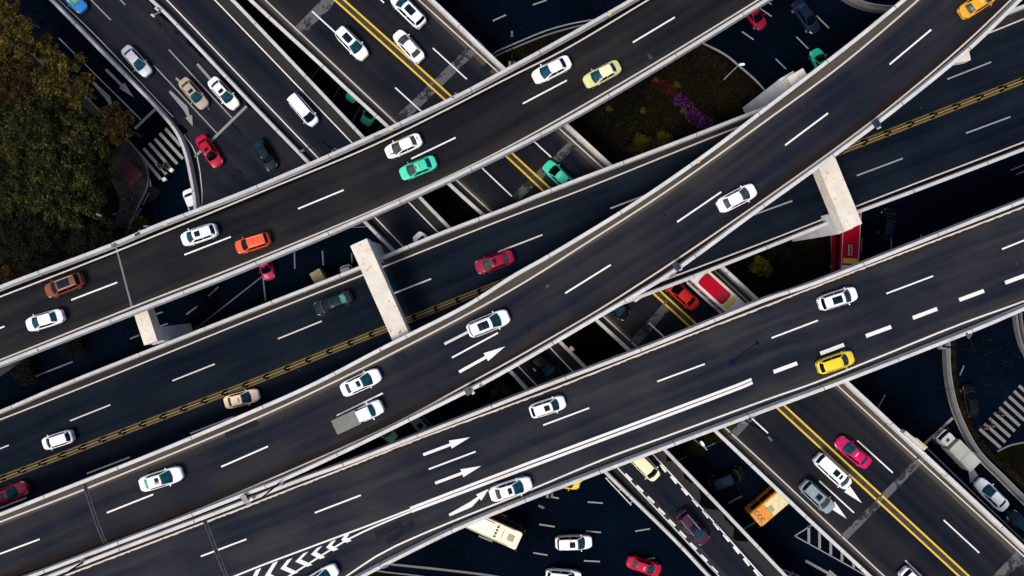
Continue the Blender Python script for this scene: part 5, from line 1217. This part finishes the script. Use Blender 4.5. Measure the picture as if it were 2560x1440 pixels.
# small yellow reflectors on parapets, roadside sign board, guard pipe, brackets
YREF = simple('yellow_reflector', (0.55, 0.42, 0.10), 0.6)
for par, zf, pts in ((A, ZA, [(978, 322), (1523, 36), (413, 560)]), (D, ZD, [(1640, 1127), (1450, 1203), (1830, 1056), (1250, 1277)]), (Cr, ZC, [(1745, 405)])):
    for u, v in pts:
        p = P(u, v, zf(u, v) + 1.06); s = MB(); s.box((p.x, p.y, p.z + 0.01), (0.42, 0.26, 0.05), rz=R(24)); s.build('reflector', YREF, par)
for par, zf, pts in ((A, ZA, [(941, 341), (345, 585), (286, 612), (1135, 242)]), (Cr, ZC, [(957, 873), (1206, 961), (1682, 688)]), (D, ZD, [(963, 1415)])):
    for u, v in pts:
        p = P(u, v, zf(u, v) + 0.9); s = MB(); s.box((p.x, p.y, p.z), (0.75, 0.35, 0.3), rz=R(25)); s.box((p.x + 0.25, p.y + 0.25, p.z - 0.05), (0.3, 0.5, 0.25), rz=R(25)); s.build('bracket', PARAPET_LO, par, bevel=0.03)
sg_ = empty('roadside_sign'); a = P(2251, 1076, ZE(2251, 1076) + 1.0); b = P(2303, 1119, ZE(2303, 1119) + 1.0); c = (a + b) / 2; d = b - a; rz = math.atan2(d.y, d.x)
s = MB(); s.box((c.x, c.y, c.z + 0.2), (d.length, 0.42, 1.5), rz=rz); s.build('sign_panel', simple('sign_grey_white', (0.42, 0.43, 0.42), 0.6, var=0.2), sg_, bevel=0.02)
q = a.lerp(b, 0.72) + Vector((0.22, 0.22, 0)); s = MB(); s.box((q.x, q.y, c.z + 0.4), (d.length * 0.55, 0.1, 1.3), rz=rz); s.build('sign_edge', YREF, sg_)
tag(sg_, 'grey white sign board with yellow edge outside the parapet, right of the magenta taxi', 'sign')
gp = empty('guard_pipe'); s = MB(); zz = 4.7; s.tube(P(1514, 1194, zz), P(1578, 1262, zz), 0.09, n=8); s.build('pipe', GREYM, gp)
s = MB()
for t_ in (0.05, 0.5, 0.95):
    q = P(1514, 1194, zz).lerp(P(1578, 1262, zz), t_); s.tube(q, q + Vector((0.65, 0.45, -0.1)), 0.05, n=6)
s.build('clamp', GREYM, gp); tag(gp, 'thin white pipe clamped outside the ramp parapet below the wide road', 'pipe')
# darker patches of newer asphalt
for zf, par, pts in ((ZD, D, [(935, 1330), (1000, 1303), (1008, 1318), (943, 1346)]), (ZD, D, [(962, 1350), (1030, 1300), (1040, 1312), (972, 1364)]), (ZE, E, [(1200, 172), (1222, 152), (1238, 166), (1216, 186)]), (ZC, Cr, [(560, 1080), (640, 1047), (648, 1062), (568, 1096)])):
    quad('patch_repair', pts, zf, DARKP, par, dz=0.007)
quad('patch_repair', [(440, 322), (452, 310), (470, 326), (466, 334)], ZG, DAMP, G, dz=0.008)

# ------------------------------------------------------------------ people and scooters
def skin_mesh(name, verts, edges, radii, mat, parent, root_i=0, lv=1):
    me = bpy.data.meshes.new(name); me.from_pydata(verts, edges, []); me.materials.append(mat)
    o = bpy.data.objects.new(name, me); C.objects.link(o); o.parent = parent
    o.modifiers.new('skin', 'SKIN'); sv = me.skin_vertices[0].data
    for i, r in enumerate(radii): sv[i].radius = (r, r) if not isinstance(r, tuple) else r
    sv[root_i].use_root = True
    md = o.modifiers.new('sub', 'SUBSURF'); md.levels = lv; md.render_levels = lv
    dg = bpy.context.evaluated_depsgraph_get(); m2 = bpy.data.meshes.new_from_object(o.evaluated_get(dg)); o.modifiers.clear(); o.data = m2
    if not m2.materials: m2.materials.append(mat)
    for p in m2.polygons: p.use_smooth = True
    return o
SKIN = simple('skin', (0.33, 0.19, 0.13), 0.6)
def person(loc, rz, label, shirt, trousers, riding=False, hair=(0.01, 0.008, 0.007), helmet=None, phase=0.0, group=None):
    root = empty('person', loc, rz); CS = simple('cloth_%s' % str(shirt), shirt, 0.85, var=0.2); CT = simple('trouser_%s' % str(trousers), trousers, 0.85)
    if riding:   # seated, hands on the bars
        hip = (-0.15, 0, 0.82); V = [hip, (-0.13, 0, 1.02), (-0.06, 0, 1.25), (-0.03, 0, 1.40), (-0.01, 0, 1.50), (0.01, 0, 1.62)]
        sh = 0.19; arms = lambda sg: [(-0.04, sg * sh, 1.36), (0.10, sg * 0.25, 1.14), (0.36, sg * 0.22, 1.06), (0.44, sg * 0.22, 1.05)]
        legs = lambda sg: [(-0.12, sg * 0.10, 0.82), (0.26, sg * 0.16, 0.80), (0.30, sg * 0.16, 0.42), (0.40, sg * 0.16, 0.36)]
    else:        # mid stride
        hip = (0, 0, 0.93); V = [hip, (0, 0, 1.1), (0.01, 0, 1.3), (0.02, 0, 1.45), (0.03, 0, 1.53), (0.04, 0, 1.64)]
        sh = 0.19; k = 0.28
        arms = lambda sg: [(0.01, sg * sh, 1.42), (-0.05 - 0.1 * sg, sg * 0.24, 1.15), (0.02 - 0.2 * sg, sg * 0.25, 0.92), (0.05 - 0.22 * sg, sg * 0.25, 0.84)]
        legs = lambda sg: [(0, sg * 0.09, 0.90), (0.10 * sg + 0.03, sg * 0.10, 0.50), (0.24 * sg - 0.04, sg * 0.10, 0.09), (0.24 * sg + 0.12, sg * 0.11, 0.05)]
    v = list(V); e = [(0, 1), (1, 2), (2, 3), (3, 4), (4, 5)]; r = [0.15, 0.14, 0.16, 0.12, 0.055, 0.10]
    for sg in (1, -1):
        b_ = len(v); v += arms(sg); e += [(3, b_), (b_, b_ + 1), (b_ + 1, b_ + 2), (b_ + 2, b_ + 3)]; r += [0.07, 0.05, 0.036, 0.034]
        b_ = len(v); v += legs(sg); e += [(0, b_), (b_, b_ + 1), (b_ + 1, b_ + 2), (b_ + 2, b_ + 3)]; r += [0.095, 0.075, 0.05, 0.045]
    body = skin_mesh('body', v, e, r, CS, root)
    # trousers and skin by height through extra material slots
    body.data.materials.append(CT); body.data.materials.append(SKIN)
    hz = V[0][2] + 0.06
    for p in body.data.polygons:
        c = p.center
        if c.z < hz and (not riding or c.x < 0.5) and abs(c.y) < 0.215: p.material_index = 1
        if c.z > V[4][2] - 0.02 or (riding and c.x > 0.33 and c.z > 0.9) or (not riding and c.z < 0.9 and abs(c.y) > 0.215): p.material_index = 2
    hx, hy, hz_ = V[5]
    s = MB(); 
    for i in range(6):
        z0 = hz_ - 0.02 + 0.022 * i
    v, f = grid(10, 6, lambda a, t: Vector((hx - 0.015 + 0.112 * math.cos(2 * math.pi * a) * math.cos(t * math.pi / 2), 0.098 * math.sin(2 * math.pi * a) * math.cos(t * math.pi / 2), hz_ + 0.0 + 0.125 * math.sin(t * math.pi / 2))))
    mobj('helmet' if helmet else 'hair', v, f, simple('helmet_%s' % str(helmet), helmet, 0.3) if helmet else simple('hair_%s' % str(hair), hair, 0.7), root, smooth=True)
    # hands with fingers
    for sg in (1, -1):
        hnd = Vector(arms(sg)[3]); s = MB(); dr = Vector((1, 0, -0.1)) if riding else Vector((0.05, 0, -1)).normalized()
        s.tube(hnd, hnd + dr * 0.08, 0.036, 0.04, 8)
        for k in range(4):
            o_ = Vector((0, (k - 1.5) * 0.02, 0)); L_ = (0.055, 0.065, 0.06, 0.045)[k]; s.tube(hnd + dr * 0.075 + o_, hnd + dr * (0.08 + L_) + o_ + Vector((0.01, 0, -0.02 if riding else 0)), 0.009, 0.007, 6)
        s.tube(hnd + dr * 0.03 + Vector((0.0, -sg * 0.03, 0.0)), hnd + dr * 0.07 + Vector((0.01, -sg * 0.06, 0)), 0.010, 0.008, 6)
        s.build('hand', SKIN, root, smooth=True)
    tag(root, label, 'person', group); return root
def scooter(loc, rz, label, col, box=None, group=None):
    root = empty('motor_scooter', loc, rz); CP = paint('scooter_%s' % str(col), col)
    for x in (0.62, -0.60):
        s = MB(); s.tube((0, -0.05, 0), (0, 0.05, 0), 0.25, n=18); wh = s.build('wheel', RUBBER, root, bevel=0.02); wh.location = (x, 0, 0.25)
        s = MB(); s.tube((0, -0.055, 0), (0, 0.055, 0), 0.14, n=12); s.build('rim', RIM, wh)
    s = MB(); s.box((-0.38, 0, 0.52), (0.85, 0.32, 0.34), top=0.85); s.box((0.12, 0, 0.33), (0.5, 0.34, 0.1)); s.box((0.44, 0, 0.62), (0.12, 0.40, 0.62), top=0.8); s.build('body', CP, root, bevel=0.05)
    s = MB(); s.box((-0.30, 0, 0.745), (0.72, 0.27, 0.1), top=0.9); s.build('seat', TRIM, root, bevel=0.03)
    s = MB(); s.tube((0.44, -0.33, 1.02), (0.44, 0.33, 1.02), 0.018, n=8); s.tube((0.5, 0, 0.7), (0.44, 0, 1.02), 0.03, n=8); s.tube((0.5, 0, 0.7), (0.62, 0, 0.25), 0.035, n=8); s.build('handlebar', DARKM, root)
    s = MB(); s.tube((0.50, 0, 0.88), (0.58, 0, 0.86), 0.08, 0.06, 12); s.build('headlight', LAMP, root)
    for sg in (1, -1):
        s = MB(); s.tube((0.42, sg * 0.2, 1.02), (0.38, sg * 0.28, 1.18), 0.008, n=5); s.box((0.38, sg * 0.3, 1.2), (0.03, 0.12, 0.07)); s.build('wing_mirror', DARKM, root)
    if box is not None:
        s = MB(); s.box((-0.78, 0, 0.98), (0.44, 0.46, 0.42)); s.build('cargo_box', simple('box_%s' % str(box), box, 0.6), root, bevel=0.03)
    tag(root, label, 'scooter', group)
def at0(u, v, z=0.0): p = P(u, v, 0.6); p.z = z; return p
# two riders on the left crosswalk; both head towards the lower right in the photo with white boxes in front/back
for (u, v), ang, lb, sh_, tr_ in [((401, 416), -52, 'rider on the lower left crosswalk in purple top with tan bag colour sleeves', (0.035, 0.02, 0.07), (0.02, 0.02, 0.025)), ((418, 416), -38, 'rider on the crosswalk in black top nearer the pale curved wall', (0.02, 0.018, 0.016), (0.015, 0.015, 0.015))]:
    p = at0(u, v); person((p.x, p.y, 0.0), R(ang), lb, sh_, tr_, riding=True, helmet=(0.30, 0.20, 0.12) if u < 410 else (0.05, 0.04, 0.03))
    scooter((p.x, p.y, 0.0), R(ang), 'scooter under the rider %s on the left crosswalk' % ('in the purple top' if u < 410 else 'in the black top'), (0.02, 0.02, 0.025), None)
DB = simple('delivery_box_white', (0.62, 0.60, 0.62), 0.6)
for (u, v), ang, lb in [((409.5, 448), 30, 'white square parcel box at the end of the left crosswalk stripes'), ((427.5, 425), 50, 'white square parcel box beside the rider in the black top')]:
    p = P(u, v, 0.8); root = empty('parcel_box', (p.x, p.y, 0), R(ang)); s = MB(); s.box((0, 0, 0.55), (0.50, 0.42, 0.40)); s.build('box', DB, root, bevel=0.03); s = MB(); s.box((0, 0, 0.17), (0.5, 0.3, 0.34)); s.build('trolley', TRIM, root)
    s = MB(); s.box((0, 0, 0.765), (0.54, 0.46, 0.04)); s.build('lid', DB, root); tag(root, lb, 'box')
for (u, v), ang, lb, sh_ in [((2497, 1035), 140, 'pedestrian in dark clothes on the right crosswalk', (0.02, 0.018, 0.018)), ((2476, 1062), -30, 'pedestrian in yellow brown top at the near end of the right crosswalk', (0.11, 0.07, 0.012)), ((2459, 1067), 150, 'pedestrian in pale grey top at the corner of the right crosswalk', (0.10, 0.10, 0.11))]:
    p = at0(u, v); person((p.x, p.y, 0.0), R(ang), lb, sh_, (0.012, 0.012, 0.015))
for (u, v), ang, lb, c_ in [((315, 509), 100, 'parked scooter with pale seat on the shaded pavement, upper left one', (0.08, 0.08, 0.10)), ((330, 506), 60, 'parked scooter with yellow trim on the shaded pavement, upper right one', (0.05, 0.045, 0.01)), ((322, 528), 160, 'parked scooter in tan on the shaded pavement, lower right one', (0.09, 0.06, 0.04)), ((296, 533), 20, 'parked blue scooter on the shaded pavement, lower left one', (0.02, 0.05, 0.12))]:
    p = at0(u, v, 0.145); scooter(p, R(ang), lb, c_, None, 'scooters parked on the pavement')

# ------------------------------------------------------------------ trees and planting
def leaf_mat(name, dark, mid, lite, sc_=0.9):
    m, nt, b = new_mat(name); N = nt.nodes.new; L = nt.links.new
    gi = N('ShaderNodeNewGeometry'); tc = N('ShaderNodeTexCoord'); n = N('ShaderNodeTexNoise'); n.inputs['Scale'].default_value = sc_; n.inputs['Detail'].default_value = 5; n.inputs['Roughness'].default_value = 0.7; L(tc.outputs['Object'], n.inputs['Vector'])
    a = N('ShaderNodeMath'); a.operation = 'MULTIPLY_ADD'; a.inputs[1].default_value = 0.26; L(gi.outputs['Random Per Island'], a.inputs[0]); L(n.outputs[0], a.inputs[2])
    cr = N('ShaderNodeValToRGB'); cr.color_ramp.elements[0].position = 0.40; cr.color_ramp.elements[0].color = (*dark, 1); cr.color_ramp.elements[1].position = 0.86; cr.color_ramp.elements[1].color = (*lite, 1)
    e = cr.color_ramp.elements.new(0.62); e.color = (*mid, 1); L(a.outputs[0], cr.inputs[0]); L(cr.outputs[0], b.inputs['Base Color'])
    b.inputs['Roughness'].default_value = 0.8; b.inputs['Specular IOR Level'].default_value = 0.1
    MATS[name] = m; return m
L_OLIVE = leaf_mat('olive_leaves', (0.0045, 0.0035, 0.0006), (0.024, 0.0185, 0.0025), (0.120, 0.090, 0.010))
L_GREEN = leaf_mat('green_leaves', (0.0012, 0.0022, 0.0006), (0.0075, 0.0095, 0.0016), (0.062, 0.062, 0.010))
L_RUST = leaf_mat('rusty_leaves', (0.005, 0.0026, 0.0005), (0.015, 0.0095, 0.0012), (0.066, 0.038, 0.004))
L_DARK = leaf_mat('dark_leaves', (0.0006, 0.0011, 0.0005), (0.0030, 0.0038, 0.0010), (0.012, 0.013, 0.003))
L_BED = leaf_mat('bed_foliage', (0.0007, 0.0008, 0.0003), (0.0030, 0.0028, 0.0007), (0.012, 0.0095, 0.0016), 0.25)
L_GOLD = leaf_mat('golden_foliage', (0.010, 0.008, 0.001), (0.045, 0.033, 0.003), (0.105, 0.080, 0.006), 0.6)
BARK = simple('bark', (0.03, 0.022, 0.015), 0.9, var=0.3)
def leaf_cloud(V, F, c, r, n, size, flat=0.8, rng=random):
    for _ in range(n):
        d = Vector((rng.gauss(0, 1), rng.gauss(0, 1), rng.gauss(0, 1))).normalized()
        if d.z < -0.25: d.z = -d.z * 0.5
        rr = r * (rng.random() ** 0.35) * (0.86 + 0.28 * noise.noise(Vector(c) * 0.3 + d * 1.9))
        p = Vector(c) + Vector((d.x * rr, d.y * rr, d.z * rr * flat))
        nrm = (d * 0.7 + Vector((rng.uniform(-1, 1), rng.uniform(-1, 1), rng.uniform(0.1, 1.3)))).normalized()
        t = nrm.orthogonal().normalized(); t = (Matrix.Rotation(rng.uniform(0, 6.28), 3, nrm) @ t); q = nrm.cross(t); s_ = size * rng.uniform(0.6, 1.35)
        b_ = len(V); V += [p - t * s_, p - q * s_ * 0.45, p + t * s_, p + q * s_ * 0.45 + nrm * s_ * 0.15]; F.append((b_, b_ + 1, b_ + 2, b_ + 3))
def tree(u, v, rpx, h, mat, label, seed, dens=1.0, leaf=0.20, group='trees in the dark grove at the left'):
    rng = random.Random(seed); p = P(u, v, h * 0.8); root = empty('broadleaf_tree', (p.x, p.y, 0)); r = rpx * (H - h * 0.8) / FPX
    V = []; F = []
    nsub = 46
    for i in range(nsub):
        a = 2.4 * i + rng.uniform(-.3, .3); q = (i / nsub) ** 0.5 * 0.86 * rng.uniform(0.9, 1.06); cz = h * 0.78 + r * 0.42 * (1 - q * q) - rng.uniform(0, 0.22) * r
        leaf_cloud(V, F, (r * q * math.cos(a), r * q * math.sin(a), cz), r * rng.uniform(0.14, 0.25), int(170 * dens * (r / 5) ** 1.6), leaf, rng=rng)
    mobj('crown', V, F, mat, root)
    s = MB(); s.tube((0, 0, 0), (0.1, 0.05, h * 0.55), 0.26, 0.16, 10)
    for i in range(6):
        a = 1.05 * i; s.tube((0.1, 0.05, h * 0.5), (r * 0.5 * math.cos(a), r * 0.5 * math.sin(a), h * 0.8), 0.10, 0.04, 6)
    s.build('trunk', BARK, root); tag(root, label, 'tree', group)
    return root
TREES = [(12, 18, 42, 8, L_OLIVE, 'small olive tree in the top left corner'), (42, 108, 74, 9, L_OLIVE, 'olive yellow tree second from the top left corner'), (112, 118, 36, 8, L_OLIVE, 'small olive crown nearest the road at the upper left'),
 (36, 205, 78, 9, L_RUST, 'olive brown tree on the left edge between the olive and the green trees'), (155, 205, 82, 9, L_OLIVE, 'broad olive tree beside the road with the bent arrow'),
 (285, 312, 58, 8, L_RUST, 'rusty brown tree nearest the left crosswalk'), (85, 330, 105, 10, L_GREEN, 'green tree left of the rusty brown tree'), (205, 352, 80, 9, L_GREEN, 'green tree between the rusty tree and the red canopy'),
 (165, 470, 118, 10, L_GREEN, 'largest green tree left of the red canopy'), (30, 470, 95, 9, L_GREEN, 'green tree at the left edge, level with the red canopy'), (75, 600, 100, 9, L_DARK, 'dark green tree above the left end of the upper road'), (10, 640, 70, 8, L_RUST, 'dark brown tree at the left edge above the copper car'),
 (232, 428, 62, 8, L_GREEN, 'green tree crown touching the red canopy'), (222, 585, 72, 8, L_DARK, 'dark tree in shade left of the parked scooters')]
for i, (u, v, r_, h_, m_, lb) in enumerate(TREES): tree(u, v, r_, h_, m_, lb, 100 + i)
def shrub(u, v, rpx, h, mat, label, seed, name='shrub', group=None, dens=1.0, leaf=0.13, base=0.14):
    rng = random.Random(seed); p = P(u, v, h * 0.6); root = empty(name, (p.x, p.y, base)); r = rpx * (H - h) / FPX; V = []; F = []
    for i in range(7):
        a = 2.4 * i; q = (i / 7) ** 0.5 * 0.6
        leaf_cloud(V, F, (r * q * math.cos(a), r * q * math.sin(a), h * 0.55), r * rng.uniform(0.4, 0.55), int(160 * dens), leaf, rng=rng, flat=min(1.0, h / (2 * r) + 0.3))
    mobj('foliage', V, F, mat, root); s = MB(); s.tube((0, 0, -0.05), (0, 0, h * 0.5), 0.05, 0.03, 6); s.build('stem', BARK, root); tag(root, label, 'shrub', group)
shrub(352, 568, 34, 1.6, L_OLIVE, 'olive shrub against the upper road parapet left of the lamp post', 1); shrub(300, 590, 38, 1.6, L_DARK, 'dark shrub squeezed between grove and upper road parapet', 2)
shrub(180, 868, 45, 2.2, L_DARK, 'dark shrub in the gap below the left end of the upper road', 3, base=0.0); shrub(62, 935, 40, 2.2, L_DARK, 'dark shrub near the left edge beneath the upper road', 31, base=0.0)
for i, (u, v, r_, lb) in enumerate([(1523, 272, 10, 'leftmost round clipped bush in the flower bed'), (1608, 278, 11, 'round clipped bush in the middle of the flower bed'), (1692, 212, 12, 'round clipped bush above the purple flowers'), (1708, 278, 11, 'round clipped bush touching the purple flowers'), (1640, 200, 8, 'smallest round clipped bush by the upper parapet')]):
    shrub(u, v, r_, 1.1, L_GOLD, lb, 10 + i, 'round_bush', 'clipped round bushes in the flower bed', 0.5, 0.07)
shrub(1605, 372, 44, 0.9, L_GOLD, 'golden yellow shrub mass above the fence road parapet', 20, dens=2.2, leaf=0.11); shrub(1660, 362, 40, 0.9, L_GOLD, 'golden yellow shrub mass, right hand part by the parapet', 21, dens=2.0, leaf=0.11)
shrub(1902, 668, 36, 5, L_OLIVE, 'yellow green tree top in the dark gap left of the red bus', 22, dens=1.5); shrub(1975, 650, 32, 4, L_BED, 'dim conical tree in the dark gap beside the red bus', 23, dens=1.5)
shrub(1250, 975, 30, 2, L_OLIVE, 'olive shrub in the narrow gap left of the wide road parapet', 24); shrub(1735, 1118, 34, 1.4, L_DARK, 'dark shrub beneath the pale street lamp', 25); shrub(1790, 1092, 22, 1.4, L_DARK, 'small dark shrub right of the pale street lamp', 26)
# ground cover of the big bed (one mass)
def inside(x, y, poly):
    c = False; j = len(poly) - 1
    for i in range(len(poly)):
        xi, yi = poly[i]; xj, yj = poly[j]
        if (yi > y) != (yj > y) and x < (xj - xi) * (y - yi) / (yj - yi) + xi: c = not c
        j = i
    return c
def scatter(name, poly, n, mat, size, label, cat, z=0.14, h=0.25, seed=5):
    rng = random.Random(seed); xs = [p[0] for p in poly]; ys = [p[1] for p in poly]; V = []; F = []; k = 0
    while k < n:
        u = rng.uniform(min(xs), max(xs)); v = rng.uniform(min(ys), max(ys))
        if not inside(u, v, poly): continue
        k += 1; p = P(u, v, 0.2); p.z = z + rng.uniform(0.02, h); nrm = Vector((rng.uniform(-1, 1), rng.uniform(-1, 1), rng.uniform(0.5, 1.5))).normalized(); t = nrm.orthogonal().normalized(); t = Matrix.Rotation(rng.uniform(0, 6.28), 3, nrm) @ t; q = nrm.cross(t); s_ = size * rng.uniform(0.6, 1.4)
        b_ = len(V); V += [p - t * s_, p - q * s_ * .5, p + t * s_, p + q * s_ * .5]; F.append((b_, b_ + 1, b_ + 2, b_ + 3))
    o = mobj(name, V, F, mat); tag(o, label, cat, kind='stuff'); return o
scatter('ground_cover', [(1430, 80), (1763, 118), (1845, 175), (1912, 237), (1880, 280), (1600, 400), (1480, 400), (1430, 310), (1250, 160), (1300, 120)], 15000, L_BED, 0.16, 'low dark planting filling the flower bed island', 'planting')
scatter('ground_cover', [(1830, 640), (2070, 560), (2074, 660), (2000, 720), (1860, 760), (1800, 690)], 4000, L_BED, 0.16, 'dark planting in the gap left of the red bus', 'planting', seed=6)
PINK = leaf_mat('magenta_flowers', (0.012, 0.002, 0.016), (0.06, 0.008, 0.08), (0.24, 0.045, 0.30), 1.5); CRIM = leaf_mat('crimson_flowers', (0.01, 0.001, 0.001), (0.035, 0.004, 0.003), (0.09, 0.008, 0.008), 1.5)
scatter('purple_flowers', [(1684, 242), (1700, 232), (1722, 250), (1735, 268), (1762, 288), (1792, 306), (1790, 318), (1755, 325), (1730, 318), (1712, 296), (1716, 276), (1684, 262)], 900, PINK, 0.085, 'bright purple flowers in a curved drift', 'flowers', h=0.35, z=0.25)
scatter('crimson_flowers', [(1618, 198), (1660, 200), (1690, 222), (1700, 240), (1680, 246), (1655, 232), (1630, 212)], 420, CRIM, 0.10, 'dull crimson flowers beside the purple drift', 'flowers', h=0.3, z=0.2, seed=8)
LITTER = leaf_mat('fallen_leaf', (0.03, 0.022, 0.008), (0.06, 0.045, 0.02), (0.16, 0.13, 0.08))
scatter('white_petals', [(1700, 120), (1763, 122), (1840, 180), (1905, 240), (1850, 275), (1760, 225), (1700, 170)], 120, LITTER, 0.07, 'scattered pale petals on the bed beside the curved kerb', 'petals', h=0.3, z=0.35, seed=9)
scatter('fallen_leaves', [(2440, 840), (2530, 820), (2560, 900), (2560, 960), (2520, 1010), (2470, 980), (2440, 900)], 110, LITTER, 0.06, 'dry leaves scattered on the road at the right edge', 'leaves', h=0.03, z=0.0, seed=10)
# hedge beside the curved wall
hp = [P(u, v, 0.9) for u, v in spline([(2386, 858), (2387, 910), (2392, 960), (2404, 1010), (2424, 1060), (2462, 1118), (2530, 1180), (2600, 1240)], 12)]; V = []; F = []; rng = random.Random(3)
for p in hp: leaf_cloud(V, F, (p.x, p.y, 0.5), 0.62, 150, 0.09, rng=rng)
hr = empty('hedge', (0, 0, 0)); mobj('foliage', V, F, leaf_mat('hedge_leaves', (0.0012, 0.0014, 0.0004), (0.007, 0.0065, 0.0012), (0.032, 0.022, 0.004), 0.8), hr)
s = MB()
for p in hp[::3]: s.tube((p.x, p.y, 0), (p.x, p.y, 0.5), 0.03, n=5)
s.build('stems', BARK, hr); tag(hr, 'low hedge following the curved grey wall at the right', 'hedge')
strip_roles()
